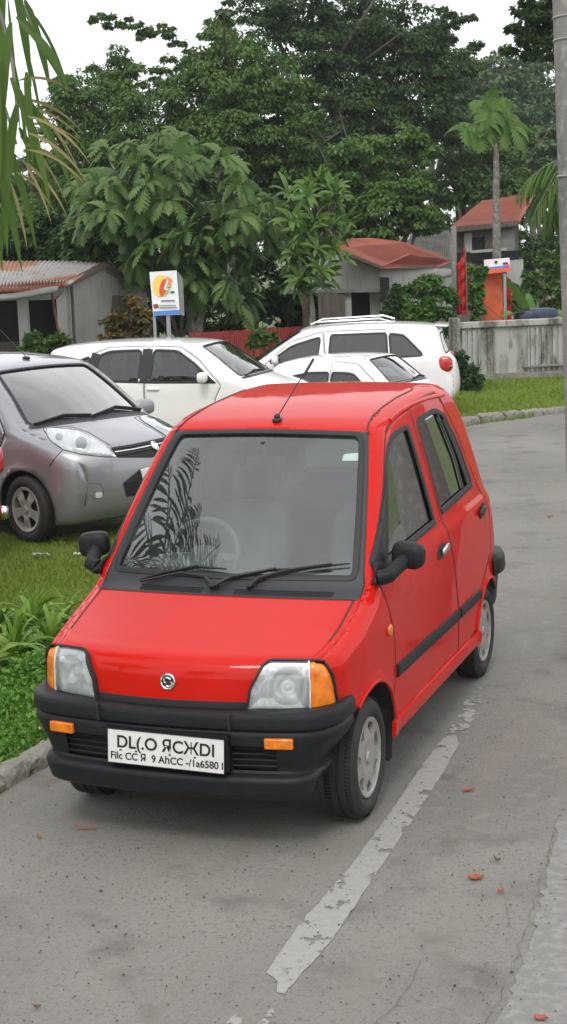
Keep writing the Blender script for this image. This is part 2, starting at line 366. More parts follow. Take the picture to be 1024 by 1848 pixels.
def orient(P, T, mid=(0, 1.1, .7)):
    T = np.array(T); n = np.cross(P[T[:, 1]]-P[T[:, 0]], P[T[:, 2]]-P[T[:, 0]]); f = ((P[T].mean(1)-np.array(mid))*n).sum(1) < 0; return T[:, ::-1] if f.mean() > .5 else T
def make_bvh(parts):
    V, T = merge(parts); return BVHTree.FromPolygons([Vector(v) for v in V.tolist()], T.tolist())
def pix_patch(root_m, bvh, outline, off, hpx=4, depth=None, mirror=False):
    """outline picked on the photo, laid on the body's own surface (local coordinates); depth(u)->extra sink inside"""
    inv = root_m.inverted(); o = inv @ CAM_LOC; pl = np.asarray(outline, float); V, T = patch2d(resample(pl, hpx, True), hpx)
    d_in, _, _ = dpoly(V, pl); out = []; ok = []
    for i, (x, y) in enumerate(V):
        d = (inv.to_3x3() @ pray(x, y)).normalized(); loc, nor, _, _ = bvh.ray_cast(o, d)
        if loc is None: out.append(Vector()); ok.append(False); continue
        if nor.dot(d) > 0: nor = -nor
        k = off if depth is None else off+depth(x, y, d_in[i])
        out.append(loc+nor*k); ok.append(True)
    ok = np.array(ok); T = np.array([t for t in T if ok[t].all()]); P = np.array([tuple(v) for v in out])
    nn = np.cross(P[T[:, 1]]-P[T[:, 0]], P[T[:, 2]]-P[T[:, 0]]).sum(0); dd = np.array(inv.to_3x3() @ pray(*pl.mean(0)))
    if nn@dd > 0: T = T[:, ::-1]
    if mirror: P = P*np.array([-1, 1, 1]); T = T[:, ::-1]
    return P, T
def pix_line(root_m, bvh, pts, w, h, closed=False, mb=None, step=5, mirror=False):
    inv = root_m.inverted(); o = inv @ CAM_LOC; q = resample(pts, step, closed); P = []; N = []
    for x, y in q:
        d = (inv.to_3x3() @ pray(x, y)).normalized(); loc, nor, _, _ = bvh.ray_cast(o, d)
        if loc is None: continue
        if nor.dot(d) > 0: nor = -nor
        P.append(loc); N.append(nor)
    P = np.array([tuple(p) for p in P]); N = np.array([tuple(p) for p in N])
    if len(P) < 3: return mb or MB()
    if mirror: P = P*np.array([-1, 1, 1]); N = N*np.array([-1, 1, 1])
    return ribbon(P, N, w, h, closed, mb=mb)
def text_mesh(body, size, extrude=.0005):
    c = bpy.data.curves.new('t', 'FONT'); c.body = body; c.size = size; c.extrude = extrude; c.align_x = 'CENTER'; c.align_y = 'CENTER'; c.offset = size*.016
    o = bpy.data.objects.new('t', c); COL.objects.link(o); dg = bpy.context.evaluated_depsgraph_get(); dg.update()
    me = bpy.data.meshes.new_from_object(o.evaluated_get(dg)); V = [v.co.copy() for v in me.vertices]; Fc = [list(p.vertices) for p in me.polygons]
    bpy.data.objects.remove(o); bpy.data.curves.remove(c); bpy.data.meshes.remove(me); return V, Fc

# ------------------------------------------------------------------ wheels
def wheel_parts(root, cx, cy, cz, Rt, wt, Rr, style, sd, rimm=None, seg=48):
    """tyre > rim as a wheel part with sub-parts; outer face towards sd"""
    w_ = empty('wheel'); w_.parent = root; w_.location = (cx, cy, cz)
    if sd < 0: w_.rotation_euler = (0, 0, math.pi)
    mb = MB(); hw = wt/2; pr = [(hw-.022, Rr+.002), (hw-.004, Rr+.02), (hw+.002, (Rr+Rt)/2), (hw-.006, Rt-.026), (hw-.02, Rt-.008), (hw-.034, Rt-.001)]
    for g in (.5, 0., -.5): pr += [(hw*g+.006, Rt), (hw*g+.004, Rt-.007), (hw*g-.004, Rt-.007), (hw*g-.006, Rt)]
    pr += [(-hw+.034, Rt-.001), (-hw+.006, Rt-.026), (-hw, (Rr+Rt)/2), (-hw+.02, Rr)]
    mb.lathe(pr, (0, 0, 0), 'x', seg)
    for i in range(seg*2):           # lateral sipes on the shoulders
        a = 2*math.pi*i/(seg*2)
        for s in (1, -1):
            c = Vector((s*(hw-.030), (Rt-.004)*math.cos(a), (Rt-.004)*math.sin(a)))
            m = Matrix.Rotation(a, 3, 'X'); V = [c+m @ Vector((x*.014, y*.0065, y2*.0052)) for x in (-1, 1) for y, y2 in ((-.3, -.3), (.6, 0), (-.3, .3))]
            V = [c+m @ Vector((x*.014, rr, tt)) for x in (-1, 1) for rr, tt in ((0, -.0045), (.0042, -.0045), (.0042, .0045), (0, .0045))]
            mb.add(V, [(0, 1, 2, 3), (7, 6, 5, 4), (1, 5, 6, 2), (0, 4, 5, 1), (3, 2, 6, 7)])
    mb.build('tyre', M['tyre'], w_)
    mb = MB(); mb.lathe([(hw-.018, Rr+.004), (hw-.008, Rr+.001), (hw-.008, Rr-.007), (hw-.02, Rr-.014), (-hw+.03, Rr-.02), (-hw+.02, Rr+.004)], (0, 0, 0), 'x', seg, 0)
    # face disc with openings
    n = 7 if style == 'cap' else 5; loops = []; Rf = Rr-.008; a = np.linspace(0, 2*math.pi, 72, endpoint=False)
    outer = np.column_stack([Rf*np.cos(a), Rf*np.sin(a)])
    holes = []
    for i in range(n):
        t0 = 2*math.pi*i/n+.3; ct, st = math.cos(t0), math.sin(t0)
        if style == 'cap': base = [(Rf*.60, -.008), (Rf*.70, .018), (Rf*.90, .042), (Rf*.95, 0), (Rf*.90, -.042), (Rf*.70, -.018)]
        elif style == 'spoke': base = [(Rf*.38, -Rf*.06), (Rf*.38, Rf*.06), (Rf*.86, Rf*.33), (Rf*.92, 0), (Rf*.86, -Rf*.33)]
        else: base = [(Rf*.45, -Rf*.12), (Rf*.45, Rf*.12), (Rf*.84, Rf*.24), (Rf*.9, 0), (Rf*.84, -Rf*.24)]
        hp = roundpoly([(ct*x-st*y, st*x+ct*y) for x, y in base], Rf*.10, 4); holes.append(hp)
    lo = -Rf; h = Rf/11; g = np.array([(x, y) for x in np.arange(-Rf, Rf, h) for y in np.arange(-Rf, Rf, h)]); g = g[np.hypot(*g.T) < Rf-h*.6]
    for hp in holes: g = g[dpoly(g, hp)[0] > h*.35]
    V, T = cdt([outer]+holes, g, h); c = V[T].mean(1); k = np.hypot(*c.T) < Rf
    for hp in holes: k &= ~inpoly(c, hp)
    T = T[k]; rr = np.hypot(*V.T)
    X = np.interp(rr/Rf, [0, .16, .2, .5, .8, .95, 1], [hw-.012, hw-.012, hw-.020, hw-.012, hw-.020, hw-.014, hw-.010])
    P = np.column_stack([X, V[:, 0], V[:, 1]]); nn = np.cross(P[T[:, 1]]-P[T[:, 0]], P[T[:, 2]]-P[T[:, 0]]); T[nn[:, 0] < 0] = T[nn[:, 0] < 0][:, ::-1]
    mb.add(P.tolist(), T.tolist(), 0)
    P2 = P.copy(); P2[:, 0] -= .014; mb.add(P2.tolist(), T[:, ::-1].tolist(), 0)
    for hp in holes:
        xx = np.interp(np.hypot(*hp.T)/Rf, [0, .5, .8, .95, 1], [hw-.012, hw-.012, hw-.020, hw-.014, hw-.01]); m = len(hp)
        mb.add([(xx[i], *hp[i]) for i in range(m)]+[(xx[i]-.014, *hp[i]) for i in range(m)], [(i, (i+1) % m, m+(i+1) % m, m+i) for i in range(m)], 0)
    mb.lathe([(hw-.011, .0), (hw-.007, .012), (hw-.008, .024), (hw-.016, .028)], (0, 0, 0), 'x', 20, 0)
    mb.build('rim', [rimm or M['rim']], w_)
    mb = MB(); mb.lathe([(hw-.07, 0), (hw-.065, Rr*.8), (hw-.09, Rr*.82), (-hw+.03, Rr*.83), (-hw+.02, 0)], (0, 0, 0), 'x', 28); mb.build('brake_drum', M['liner'], w_)
    return w_
# ------------------------------------------------------------------ the red hatchback in front
def shell_objs(root, parts, paint, names=(), th=.016, smooth=42):
    """parts: list of (P,T,label); one mesh per label, inner liner and dark rims through Solidify"""
    labs = []
    for P, T, lab in parts:
        for l in lab:
            if l not in labs: labs.append(l)
    out = {}
    for l in sorted(set(labs)):
        V, T = merge([(P, T[lab == l]) for P, T, lab in parts if (lab == l).any()])
        nm, m = (names.get(l) if names and l in names else (l.split('#')[0], paint))
        o = obj(nm, V, T, [m, M['liner'], M['rubber']], root, smooth); s = o.modifiers.new('solid', 'SOLIDIFY'); s.thickness = th; s.offset = -1; s.material_offset = 1; s.material_offset_rim = 2
        out[l] = o
    return out
def loft_bumper(path, prof, h=.02, cut=None, taper=None, endcut=None):
    """path [(x,y)] in plan, prof [(out,z)]; returns V,F"""
    p = resample(catmull(path, 8), h); t = np.gradient(p, axis=0); t /= np.linalg.norm(t, axis=1)[:, None]; n = np.column_stack([t[:, 1], -t[:, 0]])
    c = p.mean(0)
    if ((p-c)*n).sum() < 0: n = -n
    q = resample(prof, .012); V = []; k = len(q)
    for i in range(len(p)):
        e = 0 if endcut is None else endcut
        for o, z in q:
            oo = o+(taper(z, abs(n[i, 0])) if taper else 0); sh_ = 0
            V.append((p[i, 0]+n[i, 0]*oo, p[i, 1]+n[i, 1]*oo, z))
    V = np.array(V); Fc = []
    for i in range(len(p)-1):
        for j in range(k-1):
            f = (i*k+j, i*k+j+1, (i+1)*k+j+1, (i+1)*k+j); m = V[list(f)].mean(0)
            if cut and cut(m): continue
            Fc.append(f)
    Vv = V[list(Fc[len(Fc)//2])]; nn = np.cross(Vv[1]-Vv[0], Vv[2]-Vv[0]); 
    if nn@(np.array([0, Vv[:, 1].mean(), Vv[:, 2].mean()])-np.array([0, 1, Vv[:, 2].mean()])) < 0: Fc = [f[::-1] for f in Fc]
    return V, Fc

def red_hatchback():
    root = empty('parked_car'); tag(root, 'small bright red hatchback with black bumpers and a white front plate, parked on the paving', 'car')
    ctrl = [(-.50, .30, .10), (-.56, .45, .12), (-.58, .60, .12), (-.576, .70, .11), (-.562, .775, .085), (-.525, .812, .07), (-.44, .838, .065), (-.25, .893, .06), (-.05, .952, .055), (.03, .978, .052), (.10, 1.045, .048), (.40, 1.335, .05), (.64, 1.558, .055), (.735, 1.617, .065),
            (.88, 1.652, .075), (1.2, 1.688, .08), (1.7, 1.712, .08), (2.05, 1.70, .08), (2.2, 1.665, .085), (2.31, 1.58, .09), (2.44, 1.33, .095), (2.55, 1.10, .10), (2.63, .95, .11), (2.68, .75, .11), (2.70, .45, .10), (2.66, .28, .10)]
    def W(y, z):
        b = np.interp(y, [-.62, -.45, -.25, 0, .4, 1.9, 2.35, 2.8], [.655, .682, .698, .703, .706, .706, .700, .675])
        zc = np.interp(y, [-.6, .3, 1.3, 2.7], [.76, .925, .985, 1.03]); k = np.clip((z-zc)/.055, 0, 1); k = k*k*(3-2*k)*np.clip((y+.40)/.3, 0, 1)
        return b-.007*k-.10*np.clip(.62-z, 0, 1)**2*.8-.205*np.maximum(z-1.01, 0)-.045*np.maximum(z-1.2, 0)**2-.02*np.clip((z-.75)/.3, 0, 1)**2
    bow = ([-.7, -.45, .1, .6, .9, 1.6, 2.2, 2.8], [.21, .20, .135, .10, .08, 0, -.04, -.06]); cr = ([-.6, -.3, .2, .8, 2.2, 2.8], [.012, .028, .022, .022, .022, .0])
    sh = Shell(ctrl, W, bow, cr, .275, .019, [(0.0, .265, .325), (2.285, .265, .30)], .011, .7)
    sh.drop = lambda y, z: ((z < .54) & (y < -.36)) | ((z < .5) & (y > 2.56))
    fglass = roundpoly([(.235, 1.05), (.755, 1.505), (.89, 1.55), (1.165, 1.562), (1.245, 1.075)], [.03, .05, .05, .05, .03])
    rglass = roundpoly([(1.40, 1.10), (1.335, 1.566), (1.70, 1.58), (1.85, 1.55), (2.02, 1.38), (2.14, 1.13)], [.02, .04, .06, .07, .08, .04])
    dPt = np.gradient(sh.P2, axis=0); dPt /= np.linalg.norm(dPt, axis=1)[:, None]; ring = sh.P2+np.column_stack([dPt[:, 1], -dPt[:, 0]])*.042
    def rg(y0, y1, zmin=1.0): k = (ring[:, 0] > y0) & (ring[:, 0] < y1) & (ring[:, 1] > zmin); return ring[k][::3]
    lowf = sh.inv(roundpoly([(.20, .99), (.345, .70), (.345, .55), (.285, .315)], .02, 3))[1:]; spl = sh.inv(np.array([(1.555, .315), (1.555, .55), (1.47, .84), (1.36, 1.09)])); spr = sh.inv(np.array([(1.567, .315), (1.567, .55), (1.482, .84), (1.372, 1.09)])); rr_ = sh.inv(roundpoly([(2.10, 1.33), (2.23, 1.12), (2.40, .93), (2.38, .70), (2.13, .57), (1.97, .315)], .02, 3))[1:]
    A_ = rg(.115, 1.235); A_ = A_[A_[:, 0] > .115]; fdoor = ('raw', np.vstack([lowf[::-1], A_, spl[::-1]])); B_ = rg(1.255, 1.86); rdoor = ('raw', np.vstack([spr, B_, sh.inv(np.array([(1.99, 1.50), (2.07, 1.39)])), rr_]))
    sb, st = sh.s_at(y=.082), sh.s_at(y=.675); rb, rt_ = sh.s_at(y=2.53, lo=st), sh.s_at(y=2.28, lo=st)
    ws = roundpoly([(sb, -.925), (sb-.012, 0), (sb, .925), (st, .93), (st+.008, 0), (st, -.93)], [.05, .3, .05, .07, .3, .07])
    rw = roundpoly([(rt_, -.85), (rt_, .85), (rb, .85), (rb, -.85)], .06)
    s0 = 0; sc1 = sh.s_at(y=-.035)
    hood = [(s0+.10, -.955), (sc1-.004, -.955), (sc1+.004, 0), (sc1-.004, .955), (s0+.10, .955)]
    cowl = [(sc1, -.985), (sc1+.008, 0), (sc1, .985), (st+.02, .992), (st+.03, 0), (st+.02, -.992)]
    parts = []
    for sd in (1, -1): parts.append(sh.build_side(sd, [fglass, rglass], [('front_door#%d' % sd, fdoor), ('rear_door#%d' % sd, rdoor)]))
    parts.append(sh.build_top([ws, rw], [('hood', hood), ('cowl', cowl)]))
    bvh = make_bvh([(p[0], p[1]) for p in parts])
    clear = roundpoly([(448, 1279), (454, 1243), (475, 1205), (490, 1197), (557, 1198), (557, 1283)], [2, 14, 12, 8, 2, 2]); amb = roundpoly([(558, 1198), (582, 1199), (593, 1215), (603, 1268), (600, 1277), (558, 1283)], [2, 8, 12, 8, 4, 2])
    for P, _, _ in parts:            # pockets behind the headlamps
        Q = P.copy(); Q[:, 0] = abs(Q[:, 0]); d = Q-np.array(CAM_LOC); zz = d@np.array(FW); px = np.column_stack([512+FPX*(d@np.array(RT))/zz, 924-FPX*(d@np.array(UP))/zz])
        k = (Q[:, 1] < -.25) & inpoly(px, clear) & (dpoly(px, clear)[0] > 4.5); P[k, 1] += .06
    ob = shell_objs(root, parts, M['red'], {'cowl': ('cowl', M['cowl'])})
    I = Matrix.Identity(4)
    # glass
    V, T = patch2d(resample(roundpoly([(sb-.012, -.95), (sb-.018, 0), (sb-.012, .95), (st+.015, .95), (st+.02, 0), (st+.015, -.95)], .03)*[1, .6], .03, True), .04)
    P = sh.top(V[:, 0], V[:, 1]/.6, -.010); obj('windscreen', P, orient(P, T), M['ws'], root)
    V, T = patch2d(resample(rw*[1, .6]*1.0, .04, True), .05); P = sh.top(V[:, 0], V[:, 1]/.6, -.008); obj('rear_window', P, orient(P, T), M['sideglass'], root)
    for sd in (1, -1):
        for g, dn in ((fglass, 'front_door#%d' % sd), (rglass, 'rear_door#%d' % sd)):
            q = sh.inv(resample(g, .03, True)); V, T = patch2d(q, .05); P = sh.side(V[:, 0], V[:, 1], sd, -.012); obj('window_glass', P, orient(P, T), M['sideglass'], ob[dn])
            side_line(sh, g, sd, .03, .003, True).build('window_seal', M['rubber'], ob[dn])
        side_line(sh, [(1.245, 1.075), (1.165, 1.562)], sd, .045, .0015).build('window_divider', M['rubber'], ob['front_door#%d' % sd])
        side_line(sh, [(1.93, 1.115), (1.90, 1.30), (1.75, 1.575)], sd, .03, .0).build('window_divider', M['rubber'], ob['rear_door#%d' % sd])
        side_line(sh, [(2.085, 1.12), (1.98, 1.36), (1.86, 1.53)], sd, .085, .001).build('window_seal', M['rubber'], ob['rear_door#%d' % sd])
        side_line(sh, [(.27, 1.045), (1.25, 1.072)], sd, .028, .006).build('window_sill', M['rubber'], ob['front_door#%d' % sd])
        side_line(sh, [(1.40, 1.097), (2.13, 1.125)], sd, .028, .006).build('window_sill', M['rubber'], ob['rear_door#%d' % sd])
        # shut lines
        mb = MB(); side_line(sh, fdoor, sd, .0065, .0008, True, mb=mb); side_line(sh, rdoor, sd, .0065, .0008, True, mb=mb); mb.build('door_seal', M['rubber'], root)
        # mouldings
        side_line(sh, [(.36, .552), (1.0, .542), (1.545, .532)], sd, .062, .013).build('side_moulding', M['plastic'], ob['front_door#%d' % sd])
        side_line(sh, [(1.575, .532), (2.0, .528), (2.06, .527)], sd, .058, .013).build('side_moulding', M['plastic'], ob['rear_door#%d' % sd])
        # sill
        side_line(sh, [(.27, .305), (1.0, .30), (2.02, .292)], sd, .075, .016, step=.05).build('sill', M['red'], root)
        # sail and mirror
        q = sh.inv(resample(roundpoly([(.13, .995), (.19, .98), (.37, 1.045), (.66, 1.425), (.60, 1.385), (.235, 1.06)], .008), .03, True)); V, T = patch2d(q, .04); P = sh.side(V[:, 0], V[:, 1], sd, .006); mm = obj('door_mirror', P, orient(P, T), M['plastic'], ob['front_door#%d' % sd], solid=.012)
        mb = MB(); rr = Matrix.Rotation(R(-12*sd), 3, 'Z') @ Matrix.Rotation(R(6*sd), 3, 'Y')
        mb.blob((sd*.772, .36, 1.085), (.150, .09, .118), 3.4, rr, 14)
        mb.tube([(sd*.675, .20, 1.01), (sd*.72, .215, 1.02), (sd*.74, .29, 1.045), (sd*.762, .35, 1.07)], [.036, .034, .034, .038], 12); mb.build('mirror_housing', M['plastic'], mm)
        MB().blob((sd*.773, .395, 1.085), (.122, .014, .088), 4, rr, 10).build('mirror_glass', M['chrome'], mm)
        # handles
        for (hy, hz), dn in (((1.235, .925), 'front_door'), ((2.20, .965), 'rear_door')):
            d_ = ob[dn+'#%d' % sd]; q = sh.inv(resample(roundpoly([(hy-.085, hz-.038), (hy+.075, hz-.025), (hy+.085, hz+.042), (hy-.07, hz+.034)], .03), .02, True)); V, T = patch2d(q, .02); P = sh.side(V[:, 0], V[:, 1], sd, .0025); hd = obj('handle', P, orient(P, T), M['rubber'], d_)
            P = sh.side(np.array([hy]), np.array([hz]), sd)[0]; MB().blob((P[0]+sd*.014, P[1], P[2]+.008), (.022, .135, .036), 3, Matrix.Rotation(R(6), 3, 'X'), 10).build('handle_grip', M['steel'] if dn == 'rear_door' else M['chrome'], hd)
        P = sh.side(np.array([.44]), np.array([.965]), sd)[0]; MB().blob((P[0], .44, .965), (.012, .024, .024), 2, None, 8).build('door_lock', M['chrome'], ob['front_door#%d' % sd])
        # side repeater
        P = sh.side(np.array([.255]), np.array([.765]), sd)[0]; MB().blob((P[0]+sd*.004, .255, .765), (.02, .058, .05), 2.6, None, 12).build('side_indicator', M['amber'], root)
        # fuel / body crease highlights come from the shell; wheel arch liners and lips
        for (yc, zc, Ra) in sh.arches:
            a = np.linspace(-.12*math.pi, 1.12*math.pi, 50); fr = yc < 1; q = sh.inv(np.column_stack([yc+(Ra+.0)*np.cos(a), zc+Ra*np.sin(a)])); P = sh.side(q[:, 0], q[:, 1], sd); n = len(P)
            P1 = P.copy(); P1[:, 0] -= sd*.014; P1[(a > .68*math.pi) if fr else (a < .27*math.pi), 0] = sd*.55; P2 = P1.copy(); P2[:, 0] = sd*.40; P2 = P2+(P2-np.array([sd*.40, yc, zc]))*.02
            mb = MB(); mb.add(np.vstack([P1, P2]).tolist(), [(i, i+1, n+i+1, n+i) for i in range(n-1)]); mb.add([(sd*.40, yc, zc)]+P2.tolist(), [(0, i+1, i+2) for i in range(n-1)]); mb.build('wheel_arch_liner', M['liner'], root)
            a = a[((a < .69*math.pi) & (a > .03*math.pi)) if fr else ((a > .26*math.pi) & (a < .97*math.pi))]
            side_line(sh, np.column_stack([yc+(Ra+.006)*np.cos(a), zc+(Ra+.006)*np.sin(a)]), sd, .014, .006).build('arch_lip', M['red'], root)
        MB().box((sd*.60, .335, .235), (.16, .008, .17)).build('mud_flap', M['rubber'], root)
        # roof seam and drip rail, from the photograph's lines
        mb = MB(); pix_line(I, bvh, [(665, 783), (664, 768), (672, 752), (690, 735), (715, 718), (745, 703)], .007, .004, mb=mb, step=3, mirror=sd < 0); mb.build('roof_seam', M['rubber'], root)
        pix_line(I, bvh, [(704, 760), (718, 746), (740, 732), (770, 719), (800, 712)], .022, .010, mirror=sd < 0).build('roof_rail', M['red'], root)
        # headlamps
        hl = empty('headlamp'); hl.parent = root
        def bowl(x, y, d): rr_ = math.hypot((x-520)/34, (y-1240)/36); return .008-.012*min(1, max(0, d-4)/16)+(.0028*math.sin(x*.75) if rr_ > 1 else -.032*(1-rr_*rr_)+.002*math.sin(rr_*14))*min(1, max(0, d-4)/16)
        P, T = pix_patch(I, bvh, clear, 0, 2, bowl, sd < 0); obj('reflector', P, T, M['reflector'], hl, 60)
        P, T = pix_patch(I, bvh, clear, .022, 4, lambda x, y, d: .008*min(1, d/14), sd < 0); obj('lens', P, T, M['lampglass'], hl)
        P, T = pix_patch(I, bvh, amb, .018, 3, lambda x, y, d: .008*min(1, d/10), sd < 0); obj('indicator_lens', P, T, M['amber'], hl, solid=.014)
        mb = MB(); pix_line(I, bvh, np.array([(446, 1281), (452, 1243), (474, 1203), (489, 1195), (583, 1196), (596, 1215), (605, 1268), (602, 1279)]), .012, .026, mb=mb, step=4, mirror=sd < 0); mb.build('lamp_seal', M['rubber'], hl)
        mb = MB(); pix_line(I, bvh, [(448, 1280), (557, 1284), (603, 1277)], .010, .026, mb=mb, mirror=sd < 0); pix_line(I, bvh, [(557, 1198), (557, 1283)], .008, .026, mb=mb, mirror=sd < 0); mb.build('lamp_rim', M['reflector'], hl)
    for k, (a, b) in {'hood_seam': (sc1, .958)}.items():
        mb = MB(); sh0 = sh.s_at(y=-.395); top_line(sh, [(sh0, .957), (sc1, .957)], .0075, .0012, mb=mb); top_line(sh, [(sh0, -.957), (sc1, -.957)], .0075, .0012, mb=mb); top_line(sh, [(sc1-.002, -.957), (sc1+.006, 0), (sc1-.002, .957)], .010, .001, mb=mb); mb.build('hood_seam', M['rubber'], root)
    top_line(sh, ws, .030, .005, True).build('windscreen_seal', M['rubber'], root)
    top_line(sh, rw, .03, .004, True).build('rear_window_seal', M['rubber'], root)
    # cowl louvres
    mb = MB()
    for x0, x1 in ((-.62, -.12), (.12, .80)):
        for k in range(4): top_line(sh, [(sc1+.022+k*.012, x0), (sc1+.022+k*.012, x1)], .005, .004, mb=mb, step=.05)
    mb.build('cowl_louvre', M['rubber'], ob['cowl'])
    # bumpers
    fp = [(.690, -.255), (.692, -.33), (.682, -.42), (.645, -.505), (.58, -.56), (.46, -.592), (.25, -.617), (0, -.628)]; fp = fp+[(-x, y) for x, y in fp[:-1][::-1]]
    prof = [(-.10, .612), (-.014, .620), (.004, .613), (.010, .600), (.013, .556), (.008, .549), (-.004, .544), (-.006, .537), (.000, .532), (.002, .52), (.000, .46), (-.016, .372), (-.012, .364), (.016, .352), (.024, .338), (.014, .268), (-.01, .25), (-.08, .245)]
    tap = lambda z, nx: -.14*max(0, .50-z)/.2*nx*nx*.9
    V, Fc = loft_bumper(fp, prof, .02, cut=lambda m: abs(m[0]) < .46 and .378 < m[2] < .484, taper=tap)
    V[:, 1] += np.clip((.45-V[:, 2]), 0, 1)*-.25*(np.abs(V[:, 0]) > .6)*np.clip((np.abs(V[:, 0])-.6)/.08, 0, 1)
    fb = obj('front_bumper', V, Fc, M['plastic'], root, 35)
    mb = MB()
    for k in range(4):
        z = .392+k*.0245; q = resample(catmull([(-.47, -.570), (-.2, -.604), (0, -.608), (.2, -.604), (.47, -.570)], 6), .05)
        mb.tube([(x, y, z) for x, y in q], .0045, 6)
    mb.build('grille_slat', M['plastic'], fb); MB().box((0, -.52, .43), (.98, .01, .14)).build('grille_back', M['liner'], fb)
    for s_ in (-1, 1): MB().box((s_*.29, -.6245, .585), (.006, .036, .066)).build('bumper_groove', M['liner'], fb)
    for s_ in (-1, 1):
        mb = MB(); mb.box((s_*.482, -.590, .496), (.118, .03, .045), R(9.5*s_)); o = mb.build('bumper_indicator', M['amber'], fb, 30); b = o.modifiers.new('b', 'BEVEL'); b.width = .006; b.segments = 2
    # red strip under the hood edge / dark gap
    sg_ = sh.s_at(z=.632); top_line(sh, [(sg_-.004, -.60), (sg_-.004, 0), (sg_-.004, .60)], .036, .003).build('grille_gap', M['liner'], root)
    rp = [(.690, 2.44), (.708, 2.50), (.708, 2.62), (.675, 2.73), (.55, 2.79), (.3, 2.82), (0, 2.83)]; rp = rp+[(-x, y) for x, y in rp[:-1][::-1]]
    V, Fc = loft_bumper(rp, [(-.06, .665), (-.012, .658), (.006, .63), (.012, .56), (-.03, .54), (-.045, .36), (-.09, .34)], .025); obj('rear_bumper', V, [f[::-1] for f in Fc], M['plastic'], root, 35, solid=.01)
    MB().box((0, 2.62, .42), (1.24, .3, .3)).build('rear_valance', M['liner'], root)
    for s_ in (1, -1):
        mb = MB(); P = sh.side(np.array([2.50]), np.array([.95]), s_)[0]; mb.blob((s_*.55, 2.53, 1.0), (.13, .08, .30), 4, Matrix.Rotation(R(14), 3, 'X'), 12); mb.build('tail_lamp', M['redlens'], root)
    # plate
    pl = empty('number_plate'); pl.parent = root; pl.location = (.014, -.652, .450); pl.rotation_euler = (R(90-3), R(1.2), 0)
    mb = MB(); mb.box((0, 0, 0), (.515, .140, .006)); mb.build('plate_board', M['plate'], pl)
    mb = MB(); V, Fc = text_mesh('DL(.O \u042fC\u0416DI', .072); V = [Vector((v.x*.98+.0, v.y+.018, v.z+.0042)) for v in V]; mb.add(V, Fc)
    V, Fc = text_mesh('Filc CC \u042f  9 A\u04bbCC -/1a6580 l', .042); V = [Vector((v.x*.97+.004, v.y-.040, v.z+.0042)) for v in V]; mb.add(V, Fc)
    for x in (-.20, -.13, .02, .13): mb.box((x, -.015, .0035), (.010, .006, .002))
    mb.build('plate_lettering', M['ink'], pl, 0)
    mb = MB()
    for x, y, dx, dy in ((0, .071, .517, .003), (0, -.071, .517, .003), (.258, 0, .003, .142), (-.258, 0, .003, .142)): mb.box((x, y, .001), (dx, dy, .009))
    mb.build('plate_edge', M['steel'], pl)
    MB().box((.014, -.61, .455), (.54, .06, .15)).build('plate_mount', M['plastic'], fb)
    # emblem
    hit = bvh.ray_cast(CAM_LOC, pray(304, 1230)); e = empty('emblem'); e.parent = root; e.location = hit[0]; e.rotation_euler = hit[1].to_track_quat('Z', 'Y').to_euler()
    mb = MB(); mb.tube([(.030*math.cos(a), .030*math.sin(a), .004) for a in np.linspace(0, 2*math.pi, 28, endpoint=False)], .0048, 8, closed=True)
    mb.tube([(.016*math.cos(a)-.002, .013*math.sin(a)+.004, .004) for a in np.linspace(.5, 4.2, 12)], .0042, 6); mb.tube([(.014*math.cos(a)+.004, .010*math.sin(a)-.009, .004) for a in np.linspace(-2.4, 1.0, 10)], .0042, 6); mb.build('emblem_ring', M['chrome'], e)
    MB().lathe([(.0, 0), (.002, .015), (.0, .028)], (0, 0, 0), 'z', 24).build('emblem_disc', M['steel'], e)
    # wipers, washer, aerial
    def onws(px, py, off=.03):
        h_ = bvh2.ray_cast(CAM_LOC, pray(px, py)); return h_[0]+h_[1]*off
    V, T = patch2d(np.array([(0, -.62), (sh.S[-1]*.99, -.62), (sh.S[-1]*.99, .62), (0, .62)])*[1, .97], .06); P = sh.top(V[:, 0], V[:, 1]/.6, 0); bvh2 = BVHTree.FromPolygons([Vector(v) for v in P.tolist()], T.tolist())
    def wpt(px, py, off):
        loc, nor, _, _ = bvh2.ray_cast(CAM_LOC, pray(px, py)); nor = nor if nor.z > 0 else -nor; return loc+nor*off
    for arm, blade in ((((385, 1062), (372, 1046), (330, 1038), (258, 1054)), ((256, 1051), (300, 1037), (360, 1025), (410, 1029))), (((452, 1062), (470, 1048), (520, 1033), (600, 1022)), ((448, 1060), (480, 1044), (560, 1027), (632, 1019))), (((392, 1060), (420, 1046), (470, 1036), (500, 1030)), ((395, 1056), (430, 1042), (490, 1031), (545, 1028)))):
        mb = MB(); mb.tube([wpt(*p, .022) for p in arm], [.010, .008, .006, .005], 8); mb.tube([wpt(*arm[0], -.01), wpt(*arm[0], .03)], .014, 10); mb.tube([wpt(*p, .010) for p in blade], [.005, .008, .008, .004], 6)
        mb.tube([wpt(*p, .020) for p in blade[0:3]], .004, 6); mb.build('wiper', M['rubber'], root)
    p = wpt(501, 760, 0); mb = MB(); mb.blob(p+Vector((0, 0, .004)), (.045, .06, .03), 2.5, None, 10); mb.blob(p+Vector((0, -.002, .022)), (.03, .03, .03), 2, None, 10)
    tip = pd(566, 648, (p-CAM_LOC).dot(FW)+.10); mid_ = (p+tip)/2+Vector((0, 0, .012)); mb.tube([p+Vector((0, 0, .02)), mid_, tip], [.0035, .0028, .0022], 6); mb.tube([tip-(tip-p).normalized()*.10, tip+(tip-p).normalized()*.0], .007, 8); mb.build('aerial', M['rubber'], root)
